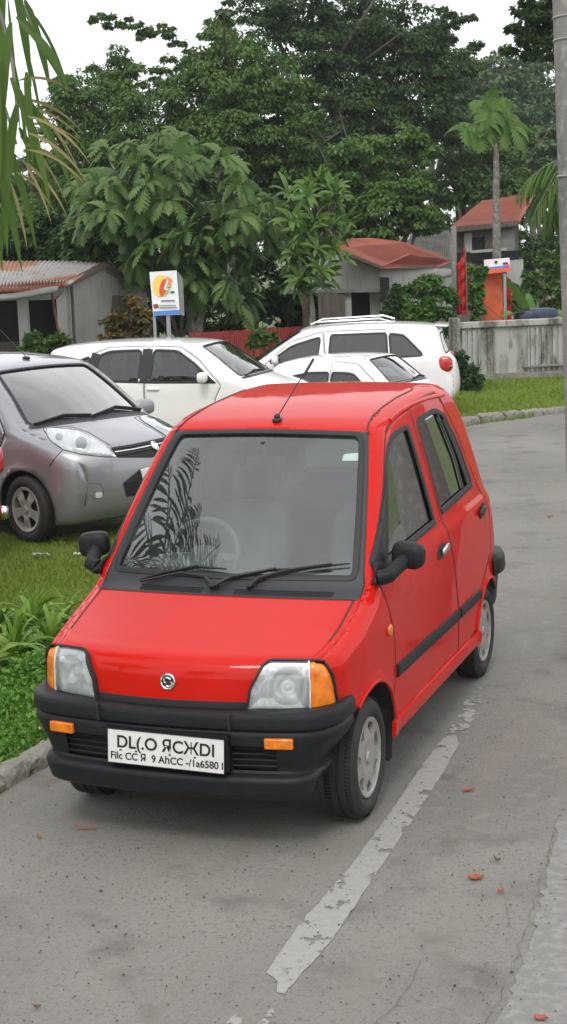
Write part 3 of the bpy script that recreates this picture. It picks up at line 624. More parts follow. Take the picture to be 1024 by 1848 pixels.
    # cabin
    for x in (-.33, .33):
        s_ = empty('front_seat'); s_.parent = root
        MB().blob((x, .98, .56), (.46, .50, .17), 5, None, 12).build('seat_cushion', M['seat'], s_); MB().blob((x, 1.27, .86), (.44, .14, .60), 4, Matrix.Rotation(R(-14), 3, 'X'), 12).build('seat_back', M['seat'], s_); MB().blob((x, 1.38, 1.24), (.26, .10, .17), 3, None, 10).build('headrest', M['seat'], s_)
    mb = MB(); mb.blob((0, 1.95, .58), (1.15, .45, .2), 6, None, 12); mb.blob((0, 2.17, .88), (1.15, .14, .5), 6, Matrix.Rotation(R(-12), 3, 'X'), 12); mb.build('rear_seat', M['seat'], root)
    mb = MB(); mb.blob((0, .40, .80), (1.16, .52, .25), 7, Matrix.Rotation(R(4), 3, 'X'), 14); mb.blob((-.34, .46, .99), (.36, .2, .08), 3, None, 10); mb.build('dashboard', M['dash'], root)
    sw = empty('steering_wheel'); sw.parent = root; sw.location = (-.33, .62, .99); sw.rotation_euler = (R(62), 0, 0)
    mb = MB(); mb.tube([(.185*math.cos(a), .185*math.sin(a), 0) for a in np.linspace(0, 2*math.pi, 36, endpoint=False)], .015, 8, closed=True); mb.build('steering_rim', M['seat'], sw)
    mb = MB(); mb.blob((0, 0, -.02), (.15, .12, .06), 3, None, 8); mb.box((0, 0, -.01), (.36, .035, .015)); mb.tube([(0, 0, -.02), (0, 0, -.3)], .025); mb.build('steering_hub', M['seat'], sw)
    p = wpt(474, 817, -.07); mb = MB(); mb.blob(p, (.20, .03, .06), 4, None, 10); mb.tube([p, wpt(474, 795, -.01)], .012, 8); mb.build('rear_view_mirror', M['liner'], root)
    q = [(617, 828), (620, 816), (650, 813), (657, 828)]; P, T = pix_patch(I, bvh2, q, -.014, 5); obj('windscreen_sticker', P, T, M['sticker'], root)
    q = [(651, 828), (651, 813), (660, 813), (662, 829)]; P, T = pix_patch(I, bvh2, q, -.015, 5); obj('windscreen_sticker', P, T, M['stickerblue'], root)
    mb = MB(); mb.box((0, 1.10, .34), (1.34, 1.6, .2)); mb.box((0, 1.1, .30), (.80, 3.2, .16)); mb.box((0, .32, .62), (1.2, .02, .5)); mb.box((0, 1.1, .24), (.9, 2.6, .05)); mb.build('underbody', M['liner'], root)
    for sd in (1, -1):
        for y in (0, 2.285): wheel_parts(root, sd*.610, y, .262, .262, .152, .172, 'cap', sd)
    return root
if not globals().get('SKIP_HERO'): hero = red_hatchback()

# ------------------------------------------------------------------ the other parked cars
def ceiling_shell(h=.05): pass
def bg_car(name, label, cat, loc, rz, scale, paint, ctrl, Wd, bow, zb, arches, side_glass, doors, wsr, rwr, wheels, glass, tum=.36, zt=1.0, hw=.83, group=None, h=.055, hood=None, wheel_style='spoke', seatmat=None, crown=.05):
    root = empty(name, loc, rz, scale); tag(root, label, cat, group); bpy.context.view_layer.update(); Mx = Matrix.LocRotScale(Vector(loc), Matrix.Rotation(rz, 3, 'Z'), Vector((scale,)*3))
    def W(y, z):
        b = np.interp(y, *Wd); return b-.02*np.clip((z-.75)/.3, 0, 1)**2-tum*np.maximum(z-zt, 0)-.09*np.clip(.55-z, 0, 1)**2*3
    cr = ([-2, 6], [crown, crown]); sh = Shell(ctrl, W, bow, cr, zb, h, arches, .014, hw); parts = []
    for sd in (1, -1): parts.append(sh.build_side(sd, side_glass, [('door#%d_%d' % (k, sd), d) for k, d in enumerate(doors)]))
    sb, st = sh.s_at(y=wsr[0]), sh.s_at(y=wsr[1]); ws = roundpoly([(sb, -wsr[2]), (sb-.012, 0), (sb, wsr[2]), (st, wsr[3]), (st+.008, 0), (st, -wsr[3])], [.05, .3, .05, .07, .3, .07])
    r0, r1 = sh.s_at(y=rwr[0], lo=st), sh.s_at(y=rwr[1], lo=st); rw = roundpoly([(r0, -.84), (r0, .84), (r1, .84), (r1, -.84)], .08)
    regs = []
    if hood is not None: h0, h1, ht = sh.s_at(y=hood[0]) if hood[0] < hood[1] else hood[0], sh.s_at(y=hood[1]), hood[2]; regs = [('hood', [(h0, -ht), (h1, -ht), (h1, ht), (h0, ht)])]
    parts.append(sh.build_top([ws, rw], regs)); bvh = make_bvh([(p[0], p[1]) for p in parts]); ob = shell_objs(root, parts, paint, th=.02)
    V, T = patch2d(resample(ws*[1, .6], .04, True), .05); P = sh.top(V[:, 0], V[:, 1]/.6, -.012); obj('windscreen', P, orient(P, T), glass[0], root)
    V, T = patch2d(resample(rw*[1, .6], .05, True), .08); P = sh.top(V[:, 0], V[:, 1]/.6, -.004); obj('rear_window', P, orient(P, T), glass[1], root)
    for sd in (1, -1):
        for k, g in enumerate(side_glass):
            q = sh.inv(resample(g, .05, True)); V, T = patch2d(q, .08); P = sh.side(V[:, 0], V[:, 1], sd, -.008); obj('window_glass', P, orient(P, T), glass[1], root)
            side_line(sh, g, sd, .035, .003, True, step=.05).build('window_seal', M['rubber'], root)
        for k, d in enumerate(doors):
            side_line(sh, d, sd, .009, .001, True, step=.05).build('door_seal', M['rubber'], ob['door#%d_%d' % (k, sd)])
            d = np.asarray(d); hy = d[:, 0].max()-.16; hz = .86; P = sh.side(np.array([hy]), np.array([hz]), sd)[0]; MB().blob((P[0]+sd*.012, P[1], P[2]), (.035, .20, .035), 3, None, 8).build('handle', paint, ob['door#%d_%d' % (k, sd)])
        for (yc, zc, Ra, *_) in arches:
            a = np.linspace(-.10*math.pi, 1.10*math.pi, 36); q = sh.inv(np.column_stack([yc+Ra*np.cos(a), zc+Ra*np.sin(a)])); P = sh.side(q[:, 0], q[:, 1], sd); n = len(P); P1 = P.copy(); P1[:, 0] -= sd*.016; P2 = P1.copy(); P2[:, 0] = sd*.5
            mb = MB(); mb.add(np.vstack([P1, P2]).tolist(), [(i, i+1, n+i+1, n+i) for i in range(n-1)]); mb.add([(sd*.5, yc, zc)]+P2.tolist(), [(0, i+1, i+2) for i in range(n-1)]); mb.build('wheel_arch_liner', M['liner'], root)
            wheel_parts(root, sd*(wheels[1]), yc, wheels[0], wheels[0], .18, wheels[2], wheel_style, sd, seg=36)
    top_line(sh, ws, .03, .003, True, step=.05).build('windscreen_seal', M['rubber'], root); top_line(sh, rw, .03, .003, True, step=.05).build('rear_window_seal', M['rubber'], root)
    # cabin
    y0 = arches[0][0]; sm = seatmat or M['seat']
    for x in (-.38, .38):
        s_ = empty('front_seat'); s_.parent = root
        MB().blob((x, 1.25, .62), (.5, .5, .18), 5, None, 8).build('seat_cushion', sm, s_); MB().blob((x, 1.5, .92), (.48, .15, .6), 4, Matrix.Rotation(R(-14), 3, 'X'), 8).build('seat_back', sm, s_); MB().blob((x, 1.6, 1.27), (.26, .1, .16), 3, None, 8).build('headrest', sm, s_)
    mb = MB(); mb.blob((0, 2.3, .62), (1.3, .5, .2), 6, None, 8); mb.blob((0, 2.6, .9), (1.3, .15, .55), 6, Matrix.Rotation(R(-12), 3, 'X'), 8)
    for x in (-.35, .35): mb.blob((x, 2.68, 1.22), (.24, .1, .15), 3, None, 8)
    mb.build('rear_seat', sm, root)
    sw = empty('steering_wheel'); sw.parent = root; sw.location = (-.38, .72, 1.0); sw.rotation_euler = (R(62), 0, 0)
    MB().tube([(.19*math.cos(a), .19*math.sin(a), 0) for a in np.linspace(0, 2*math.pi, 28, endpoint=False)], .016, 6, closed=True).build('steering_rim', M['liner'], sw)
    MB().blob((0, .35, .84), (1.35, .7, .26), 6, None, 10).build('dashboard', M['liner'], root)
    L0, L1 = ctrl[0][0], ctrl[-1][0]; MB().box((0, (L0+L1)/2+.1, zb+.09), (1.0, L1-L0-.4, .14)).box((0, (arches[0][0]+arches[1][0])/2, zb+.09), (1.5, arches[1][0]-arches[0][0]-.75, .17)).build('underbody', M['liner'], root)
    return root, Mx, bvh, sh, ob
def mirror_pod(root, sh, sd, y, z, m, px=.16):
    P = sh.side(np.array([y]), np.array([z]), sd)[0]; mb = MB(); mb.blob((P[0]+sd*.13, y, z+.03), (.23, .12, .15), 3.2, None, 10); o = mb.build('door_mirror', m, root); MB().tube([(P[0]-sd*.02, y+.01, z-.03), (P[0]+sd*.08, y, z-.02)], .03, 8).build('mirror_arm', M['rubber'], o); return o
CARG = (glassmat('car_glass_clear', (.55, .62, .62), 2.2, veil=.05), glassmat('car_glass_dark', (.28, .33, .33), 2.0))
# grey
GH = [(.30, .96), (.62, 1.24), (.98, 1.42), (1.28, 1.45), (1.34, .99)]
def grey_car():
    ctrl = [(-.66, .22, .1), (-.74, .33, .14), (-.775, .48, .16), (-.78, .62, .16), (-.765, .74, .14), (-.74, .80, .12), (-.66, .875, .10), (-.40, .965, .09), (-.12, 1.035, .07), (-.06, 1.06, .06), (.35, 1.31, .06), (.68, 1.485, .065), (.82, 1.53, .08), (1.2, 1.565, .1), (1.9, 1.585, .1), (2.6, 1.55, .1), (2.95, 1.49, .1), (3.05, 1.42, .1), (3.2, 1.05, .12), (3.28, .8, .12), (3.28, .4, .12), (3.2, .25, .1)]
    Wd = ([-.85, -.6, -.3, 0, .5, 2.6, 3.0, 3.4], [.73, .77, .805, .82, .83, .83, .81, .76])
    bow = ([-.85, -.5, 0, .7, 1.5, 2.4, 3.4], [.36, .34, .24, .14, .0, -.03, -.15])
    sg = [roundpoly([(.34, .99), (.70, 1.29), (.96, 1.43), (1.27, 1.455), (1.33, 1.01)], .04), roundpoly([(1.42, 1.01), (1.38, 1.46), (1.95, 1.45), (2.14, 1.04)], .05), roundpoly([(2.22, 1.05), (2.08, 1.43), (2.45, 1.38), (2.55, 1.10)], .05)]
    dr = [roundpoly([(.38, .32), (.38, .7), (.24, .97), (.68, 1.36), (.95, 1.49), (1.33, 1.51), (1.39, .9), (1.39, .32)], .03), roundpoly([(1.40, .32), (1.40, .9), (1.34, 1.51), (2.0, 1.50), (2.18, 1.06), (2.25, .8), (2.0, .5), (1.95, .32)], .03)]
    root, Mx, bvh, sh, ob = bg_car('parked_car', 'grey metallic compact car with large clear headlamps, parked facing right on the grass', 'car', (-3.70, 6.20, 0), R(64.5), .975, M['grey'], ctrl, Wd, bow, .22, [(0, .30, .355), (2.5, .30, .355)], sg, dr, (-.055, .69, .90, .90), (2.98, 3.10), (.305, .725, .20), (glassmat('bright_windscreen', (.5, .58, .58), 3.6, veil=.05), CARG[1]))
    def pp(name, out, off, m, par=root, depth=None, h=3, mirror=False, solid=None):
        P, T = pix_patch(Mx, bvh, out, off, h, depth, mirror); return obj(name, P, T, m, par, 50, solid=solid)
    hl = [(80, 776), (88, 773), (97, 772), (118, 773.6), (143, 778), (171, 791), (191, 804), (210, 824), (191, 824.5), (147, 820), (114, 811), (92, 796)]
    def dep(x, y, d):
        r1 = math.hypot((x-147)/17, (y-800)/19); r2 = math.hypot((x-107)/14, (y-788)/14); k = min(1, d/5)
        return .002+k*(-.010*(1-r1*r1) if r1 < 1 else (-.008*(1-r2*r2) if r2 < 1 else .006+.003*math.sin(x*.7+y*.5)))
    for mi in (False, True):
        e = empty('headlamp'); e.parent = root
        pp('reflector', hl, .004, M['reflector'], e, dep, 2.5, mi); pp('lens', hl, .022, M['lampglass'], e, lambda x, y, d: .01*min(1, d/8)-.016*(1-min(1, d/3)), 4, mi)
        mb = MB(); pix_line(Mx, bvh, hl, .010, .004, True, mb=mb, mirror=mi); mb.build('lamp_seal', M['rubber'], e)
        fr_ = pp('fog_lamp_recess', roundpoly([(155, 872), (182, 872), (189, 890), (180, 900), (168, 900), (159, 890)], 8, 6), -.012, M['liner'], root, lambda x, y, d: .014*(1-min(1, d/4)), 2.5, mi); pp('fog_lamp', roundpoly([(172, 888), (186, 888), (184, 898), (173, 899)], 4), .004, M['reflector'], fr_, None, 3, mi)
        mb = MB(); pix_line(Mx, bvh, [(89, 843), (100, 826), (113, 813)], .009, .0015, mb=mb, mirror=mi); pix_line(Mx, bvh, [(70, 753), (75, 763), (80, 776)], .009, .0015, mb=mb, mirror=mi); pix_line(Mx, bvh, [(97, 771), (125, 769), (160, 780), (200, 804)], .009, .0015, mb=mb, mirror=mi); mb.build('panel_seam', M['rubber'], root)
    g = pp('grille', [(200, 808), (239, 802), (308, 787), (312, 800), (290, 822), (273, 826), (212, 826)], .003, M['liner'])
    for k in range(3):
        mb = MB(); y0 = 811+k*5.5; pix_line(Mx, bvh, [(203+k*4, y0), (240, y0-5), (306, y0-19)], .016, .012, mb=mb); mb.build('grille_slat', M['chrome'] if k == 1 else M['rubber'], g)
    lg = pp('lower_grille', [(222, 872), (254, 846), (300, 835), (305, 870), (262, 891), (228, 897)], .003, M['liner'])
    mb = MB()
    for k in range(4): pix_line(Mx, bvh, [(224+k, 874+k*6), (262, 868+k*6), (300, 848+k*7)], .008, .008, mb=mb)
    mb.build('grille_slat', M['plastic'], lg)
    pp('number_plate', [(252, 847), (292, 836), (296, 858), (258, 870)], .02, M['plate'], solid=.01)
    hit = bvh.ray_cast(Mx.inverted() @ CAM_LOC, Mx.inverted().to_3x3() @ pray(278, 806)); e = empty('emblem'); e.parent = root; e.location = hit[0]+hit[1]*.015; e.rotation_euler = hit[1].to_track_quat('Z', 'Y').to_euler()
    MB().tube([(.030*math.cos(a), .042*math.sin(a), 0) for a in np.linspace(0, 2*math.pi, 24, endpoint=False)], .008, 6, closed=True).tube([(0, -.035, 0), (-.014, 0, 0), (0, .035, 0)], .005, 6).tube([(0, -.035, 0), (.014, 0, 0), (0, .035, 0)], .005, 6).build('emblem_ring', M['chrome'], e)
    top_line(sh, [(sh.s_at(y=-.70), .72), (sh.s_at(y=-.13), .93)], .008, .001).build('hood_seam', M['rubber'], root)
    c1 = sh.s_at(y=-.10); mb = MB(); top_line(sh, [(c1, -.93), (c1-.01, 0), (c1, .93)], .06, .004, mb=mb); mb.build('cowl', M['cowl'], root)
    mb = MB(); top_line(sh, [(c1+.03, -.85), (c1+.10, -.45), (c1+.05, -.1)], .018, .03, mb=mb); top_line(sh, [(c1+.03, -.1), (c1+.13, .4), (c1+.06, .88)], .018, .03, mb=mb); mb.build('wiper', M['rubber'], root)
    for sd in (1, -1): mirror_pod(root, sh, sd, .42, 1.0, M['grey'])
    p = sh.top(np.array([sh.s_at(y=.98)]), np.array([.0]))[0]; MB().blob((p[0], p[1], p[2]+.01), (.05, .09, .03), 3, None, 8).tube([(p[0], p[1], p[2]+.02), (p[0]-.03, p[1]+.5, p[2]+.36)], [.004, .003], 6).build('aerial', M['rubber'], root)
    return root
def small_hatch_ctrl(): return [(-.70, .25, .1), (-.78, .38, .14), (-.80, .55, .15), (-.79, .70, .13), (-.74, .80, .10), (-.60, .88, .09), (-.3, .965, .08), (-.12, 1.02, .06), (-.05, 1.05, .05), (.33, 1.29, .05), (.62, 1.455, .06), (.75, 1.49, .08), (1.1, 1.52, .1), (1.7, 1.535, .1), (2.3, 1.52, .1), (2.85, 1.475, .09), (3.02, 1.44, .05), (3.06, 1.40, .05), (3.15, 1.2, .1), (3.26, 1.0, .12), (3.36, .80, .13), (3.38, .5, .12), (3.3, .28, .1)]
WD = ([-.85, -.6, -.3, 0, .5, 2.6, 3.0, 3.4], [.74, .78, .81, .83, .84, .84, .82, .77]); BOW = ([-.85, -.5, 0, .7, 1.5, 2.4, 3.4], [.30, .28, .2, .12, .0, -.03, -.15])
def white_hatch():
    sg = [roundpoly([(.44, .95), (.72, 1.20), (1.0, 1.385), (1.36, 1.405), (1.40, .955)], .05), roundpoly([(1.56, .96), (1.55, 1.405), (2.02, 1.395), (2.20, 1.34), (2.26, .99)], .06), roundpoly([(2.42, 1.0), (2.32, 1.33), (2.58, 1.24), (2.78, 1.06), (2.74, 1.02)], .06)]
    dr = [roundpoly([(.42, .30), (.42, .7), (.32, .90), (.66, 1.25), (.95, 1.44), (1.43, 1.46), (1.47, .9), (1.47, .30)], .03), roundpoly([(1.485, .30), (1.485, .9), (1.445, 1.46), (2.05, 1.45), (2.3, 1.36), (2.36, 1.0), (2.38, .75), (2.1, .5), (2.05, .30)], .03)]
    root, Mx, bvh, sh, ob = bg_car('parked_car', 'white five-door hatchback seen from its side, parked behind the grey car', 'car', (-4.42, 12.35, 0), R(92.9), .88, M['white'], small_hatch_ctrl(), WD, BOW, .22, [(0, .30, .35), (2.58, .30, .35)], sg, dr, (-.045, .63, .90, .90), (3.08, 3.17), (.30, .735, .2), CARG, seatmat=M['seatlight'])
    for sd in (1, -1):
        side_line(sh, [(1.475, .96), (1.455, 1.42)], sd, .16, .0025, step=.05).build('pillar_trim', M['rubber'], root); side_line(sh, [(2.34, 1.0), (2.25, 1.37)], sd, .13, .0025, step=.05).build('pillar_trim', M['rubber'], root)
        side_line(sh, [(.44, .945), (1.4, .95), (2.3, .98)], sd, .02, .006, step=.05).build('window_sill', M['rubber'], root)
        q = sh.inv(roundpoly([(.37, .93), (.62, .94), (.70, 1.20)], .02)); V, T = patch2d(resample(q, .05, True), .06); P = sh.side(V[:, 0], V[:, 1], sd, .004); obj('mirror_base', P, orient(P, T), M['rubber'], root)
        mirror_pod(root, sh, sd, .55, 1.0, M['white'])
        P = sh.side(np.array([3.12]), np.array([1.02]), sd)[0]; MB().blob((sd*.70, 3.07, 1.08), (.10, .22, .20), 3, None, 10).build('tail_lamp', M['redlens'], root)
    c1 = sh.s_at(y=-.10); mb = MB(); top_line(sh, [(c1, -.93), (c1-.01, 0), (c1, .93)], .06, .004, mb=mb); mb.build('cowl', M['cowl'], root)
    mb = MB(); top_line(sh, [(c1+.03, -.8), (c1+.10, -.4), (c1+.05, 0)], .018, .025, mb=mb); mb.build('wiper', M['rubber'], root)
    return root
def white_estate():
    ctrl = [(-.72, .3, .1), (-.82, .5, .14), (-.82, .75, .14), (-.74, .88, .12), (-.55, .95, .1), (-.1, 1.04, .08), (.0, 1.07, .06), (.45, 1.33, .06), (.85, 1.55, .07), (1.0, 1.60, .09), (1.5, 1.645, .1), (2.2, 1.66, .1), (2.9, 1.63, .1), (3.28, 1.585, .08), (3.34, 1.56, .05), (3.36, 1.52, .05), (3.50, 1.10, .1), (3.60, .95, .14), (3.66, .7, .14), (3.66, .45, .12), (3.58, .3, .1)]
    sg = [roundpoly([(.36, 1.03), (.78, 1.31), (1.28, 1.45), (1.22, 1.09), (.6, 1.0)], [.05, .1, .05, .08, .1]), roundpoly([(1.42, 1.07), (1.46, 1.48), (2.42, 1.485), (2.44, 1.07)], .04), roundpoly([(2.50, 1.07), (2.47, 1.48), (2.72, 1.44), (3.06, 1.09)], .05)]
    dr = [roundpoly([(.42, .36), (.42, .8), (.30, 1.0), (.76, 1.38), (1.32, 1.54), (1.36, .9), (1.36, .36)], .03), roundpoly([(1.375, .36), (1.375, .9), (1.335, 1.54), (2.40, 1.55), (2.47, 1.0), (2.4, .7), (2.3, .36)], .03)]
    root, Mx, bvh, sh, ob = bg_car('parked_car', 'white estate car with tinted windows and red tail lamp, parked beside the wall bushes', 'car', (-5.57, 15.16, 0), R(282.6), .815, M['white'], ctrl, ([-.85, -.6, 0, .5, 2.6, 3.2, 3.7], [.76, .80, .85, .86, .86, .85, .80]), ([-.85, -.5, 0, .9, 1.5, 2.6, 3.7], [.30, .28, .2, .12, 0, -.04, -.16]), .28, [(0, .33, .38), (2.78, .33, .38)], sg, dr, (.01, .86, .90, .90), (3.38, 3.49), (.33, .75, .2), (CARG[0], M['darkglass']), tum=.30, zt=1.05, hw=.86)
    for sd in (1, -1):
        mb = MB(); mb.blob((sd*.758, 3.42, .93), (.14, .27, .27), 3, None, 12); mb.build('tail_lamp', M['redlens'], root); MB().blob((sd*.775, 3.51, .89), (.11, .10, .08), 2.4, None, 10).build('reversing_lamp', M['lampglass'], root)
        MB().tube([(sd*.58, 1.1, 1.66), (sd*.575, 1.2, 1.70), (sd*.56, 2.3, 1.73), (sd*.54, 2.5, 1.67)], .016, 8).build('roof_rack_bar', M['chrome'], root)
        mirror_pod(root, sh, sd, .5, 1.06, M['white'])
    mb = MB(); mb.blob((0, 3.36, 1.575), (1.16, .26, .05), 4, Matrix.Rotation(R(-6), 3, 'X'), 12); mb.build('roof_spoiler', M['white'], root)
    return root
def white_small():
    ctrl = [(-.40, .25, .1), (-.44, .4, .12), (-.45, .6, .13), (-.44, .74, .11), (-.38, .84, .09), (-.2, .90, .07), (-.05, .97, .06), (.02, 1.0, .05), (.33, 1.22, .05), (.60, 1.40, .06), (.75, 1.435, .14), (1.2, 1.455, .18), (1.8, 1.44, .18), (2.3, 1.38, .14), (2.6, 1.28, .08), (2.85, 1.02, .08), (3.1, .92, .08), (3.2, .85, .1), (3.24, .5, .12), (3.18, .28, .1)]
    sg = [roundpoly([(.66, .95), (.88, 1.13), (1.0, 1.15), (1.32, 1.16), (1.33, .95)], .02), roundpoly([(1.39, .95), (1.39, 1.16), (1.8, 1.15), (2.15, 1.08), (2.3, .97)], .03)]
    dr = [roundpoly([(.40, .30), (.40, .7), (.38, .95), (.82, 1.31), (1.34, 1.36), (1.37, .9), (1.37, .30)], .03)]
    root, Mx, bvh, sh, ob = bg_car('parked_car', 'small white car whose roof and windscreen show just above the red roof', 'car', (-2.66, 13.4, 0), R(80), .715, M['white'], ctrl, WD, BOW, .22, [(0, .28, .33), (2.4, .28, .33)], sg, dr, (.03, .61, .92, .91), (2.62, 2.83), (.28, .735, .19), CARG, hw=.83)
    c1 = sh.s_at(y=-.02); mb = MB(); top_line(sh, [(c1, -.93), (c1-.01, 0), (c1, .93)], .06, .004, mb=mb); mb.build('cowl', M['cowl'], root)
    mb = MB(); top_line(sh, [(c1+.03, -.2), (c1+.10, .3), (c1+.05, .8)], .02, .03, mb=mb); mb.build('wiper', M['rubber'], root)
    return root
def red_tail_car():
    sg = [roundpoly([(.44, .95), (.72, 1.20), (1.0, 1.385), (1.36, 1.405), (1.40, .955)], .05), roundpoly([(1.56, .96), (1.55, 1.405), (2.02, 1.395), (2.30, 1.0)], .06)]
    root, Mx, bvh, sh, ob = bg_car('parked_car', 'red car at the left edge, only its rear corner in view', 'car', (-6.90, 4.30, 0), R(-90), .9, M['red'], small_hatch_ctrl(), WD, BOW, .22, [(0, .30, .35), (2.58, .30, .35)], sg, [], (-.045, .63, .90, .90), (3.08, 3.17), (.30, .735, .2), CARG)
    for sd in (1, -1):
        MB().blob((sd*.70, 3.24, .90), (.16, .16, .26), 3.5, None, 10).build('tail_lamp', M['redlens'], root); MB().blob((sd*.68, 3.32, .42), (.14, .10, .13), 3, None, 8).build('bumper_reflector', M['chrome'], root)
    return root
if not globals().get('SKIP_CARS'): cars = [grey_car(), white_hatch(), white_estate(), white_small(), red_tail_car()]

# ------------------------------------------------------------------ terrain, paving, kerbs
def struct(name, V, Fc, m, smooth=40, **k): return tag(obj(name, V, Fc, m, None, smooth, **k), kind='structure')
def smooth01(t): t = np.clip(t, 0, 1); return t*t*(3-2*t)
def terr(x, y):
    x = np.asarray(x, float); y = np.asarray(y, float); dn = -1.3*smooth01((y-17.5)/6)*smooth01((-3.9-x+(y-21)*.1)/2.5)
    dn2 = -1.3*smooth01((y-23)/5)*(1-smooth01((-3.9-x+(y-21)*.1)/2.5)); hill = 5*smooth01((y-48)/60)*smooth01((x+14)/10)
    return dn+dn2+hill
MG = dict(
 earth=mat('earth_and_turf', (.12, .165, .035), .95, noise=[(1.6, (.10, .085, .05), .52, .72), (14, (.035, .055, .014), .45, .7)], bump=(40, .5, .03)),
 conc=mat('worn_concrete', (.180, .172, .157), .93, noise=[(.55, (.240, .228, .205), .40, .64), (2.6, (.125, .118, .105), .54, .74), (11, (.225, .215, .192), .52, .70), (44, (.150, .143, .129), .54, .70), (80, (.25, .24, .22), .60, .72), (190, (.08, .076, .068), .60, .66), (120, (.42, .41, .38), .69, .74), (5.0, (.21, .19, .15), .55, .8, (1, .15, 1))], bump=(70, .8, .006)),
 line=None,
 pave=mat('pale_concrete', (.212, .206, .192), .92, noise=[(1.1, (.215, .21, .20), .4, .7), (22, (.30, .295, .28), .45, .75), (150, (.15, .147, .14), .57, .75)], bump=(90, .5, .004)),
 kerb=mat('broken_kerb_concrete', (.25, .235, .205), .95, noise=[(5, (.13, .115, .09), .45, .7), (40, (.32, .31, .28), .5, .75)], bump=(30, .9, .02)),
 wall=mat('stained_wall', (.40, .395, .375), .9, noise=[(2.2, (.12, .11, .085), .46, .60, (1.2, 1.2, .35)), (9, (.045, .045, .035), .56, .72, (1, 1, .25)), (30, (.36, .36, .34), .5, .8)], bump=(25, .4, .01)),
 plaster=mat('grey_white_plaster', (.42, .42, .41), .9, noise=[(1.3, (.32, .32, .30), .42, .7), (8, (.22, .21, .19), .6, .78, (1, 1, .4))], bump=(20, .2, .01)),
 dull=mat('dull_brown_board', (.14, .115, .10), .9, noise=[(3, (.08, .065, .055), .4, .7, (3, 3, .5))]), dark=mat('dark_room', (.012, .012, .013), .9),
 roofred=mat('red_roof_sheet', (.33, .085, .05), .75, noise=[(.9, (.24, .07, .045), .4, .7), (7, (.13, .055, .04), .58, .78)], bump=(8, .3, .03)),
 roofrust=mat('rusty_roof_sheet', (.31, .30, .29), .7, noise=[(1.1, (.30, .12, .06), .53, .62), (6, (.14, .08, .06), .58, .75)]),
 rust=mat('rust', (.30, .09, .035), .85, noise=(12, (.12, .05, .03), .4, .7)),
 roofgrey=mat('grey_roof_sheet', (.20, .20, .19), .8, noise=(2, (.10, .10, .085), .4, .7)),
 timber=mat('old_timber', (.09, .07, .055), .9, noise=(6, (.15, .13, .11), .45, .7, (6, 6, .6))), metal=mat('grey_metal_post', (.33, .33, .34), .5, metal=.3),
 picket=mat('red_fence_paint', (.30, .028, .022), .6, noise=(9, (.15, .02, .018), .45, .7)), orange=mat('orange_pillar_paint', (.72, .13, .045), .7, noise=(4, (.50, .10, .045), .5, .75)),
 flag=mat('red_cloth', (.55, .02, .018), .75, noise=(9, (.38, .012, .012), .4, .7)), bark=mat('bark', (.12, .10, .08), .95, noise=(12, (.06, .05, .04), .4, .7, (3, 3, .6)), bump=(25, .8, .02)),
 palmbark=mat('pale_palm_bark', (.16, .15, .13), .9, noise=[(3, (.12, .115, .10), .45, .7, (1, 1, 3)), (14, (.30, .29, .27), .5, .75)], bump=(18, .6, .02)),
 pole=mat('weathered_concrete_pole', (.23, .225, .215), .85, noise=[(2.5, (.11, .145, .135), .5, .72, (1, 1, .3)), (20, (.36, .355, .34), .5, .75)], bump=(40, .4, .006)),
 tarp=mat('dark_blue_plastic', (.02, .03, .065), .4), signwhite=mat('sign_white', (.72, .72, .72), .5, noise=(6, (.62, .62, .64), .45, .75)), yellow=mat('sign_yellow', (.75, .55, .10), .5), signred=mat('sign_red', (.62, .06, .03), .5), signorange=mat('sign_orange', (.75, .22, .06), .5), signblue=mat('sign_blue', (.06, .20, .55), .5), signgreen=mat('sign_green', (.25, .5, .12), .5), pink=mat('sign_pink', (.55, .08, .30), .5),
)
def leafmat(name, col, var, sub=.25, rough=.55, spec=.22, noise=None): return mat(name, col, rough, spec=spec, sub=sub, var=var, noise=noise)
LF = dict(dark=leafmat('dark_leaf', (.036, .082, .022), (.072, .125, .034)), mid=leafmat('mid_green_leaf', (.056, .125, .026), (.115, .19, .042)), light=leafmat('light_green_leaf', (.068, .155, .030), (.13, .22, .05)),
 broad=leafmat('broad_leaf', (.046, .105, .026), (.12, .19, .05), .18, .45), mango=leafmat('long_leaf', (.07, .15, .03), (.13, .22, .05), .2, .42), hedge=leafmat('hedge_leaf', (.055, .15, .025), (.14, .27, .05), .25, .35), far=leafmat('far_leaf', (.058, .11, .04), (.10, .16, .06), .2),
 strap=leafmat('strap_leaf', (.11, .25, .03), (.25, .40, .07), .25, .35), grass=leafmat('grass_blade', (.18, .29, .04), (.34, .42, .09), .3), weed=leafmat('weed_leaf', (.07, .21, .025), (.17, .34, .05), .25, .4), frond=leafmat('palm_leaflet', (.045, .10, .018), (.10, .17, .03), .25, .4), dry=leafmat('dry_leaflet', (.19, .17, .06), (.34, .28, .13), .2), croton=leafmat('croton_leaf', (.05, .07, .03), (.28, .16, .04), .2))
def grid_sheet(name, xs, ys, zf, m, kind='structure'):
    X, Y = np.meshgrid(xs, ys); Z = zf(X, Y); V = np.column_stack([X.ravel(), Y.ravel(), Z.ravel()]); n = len(xs); Fc = [(j*n+i, j*n+i+1, (j+1)*n+i+1, (j+1)*n+i) for j in range(len(ys)-1) for i in range(n-1)]
    return struct(name, V, Fc, m, 60)
xs = np.concatenate([[-300, -150, -80, -50], np.arange(-40, 20, 1.0), [20, 30, 50, 90, 180, 300]]); ys = np.concatenate([[-200, -80, -40, -20], np.arange(-12, 60, 1.0), np.arange(60, 130, 5), [160, 300, 700]])
grid_sheet('ground', xs, ys, lambda X, Y: terr(X, Y)-.012, MG['earth'])
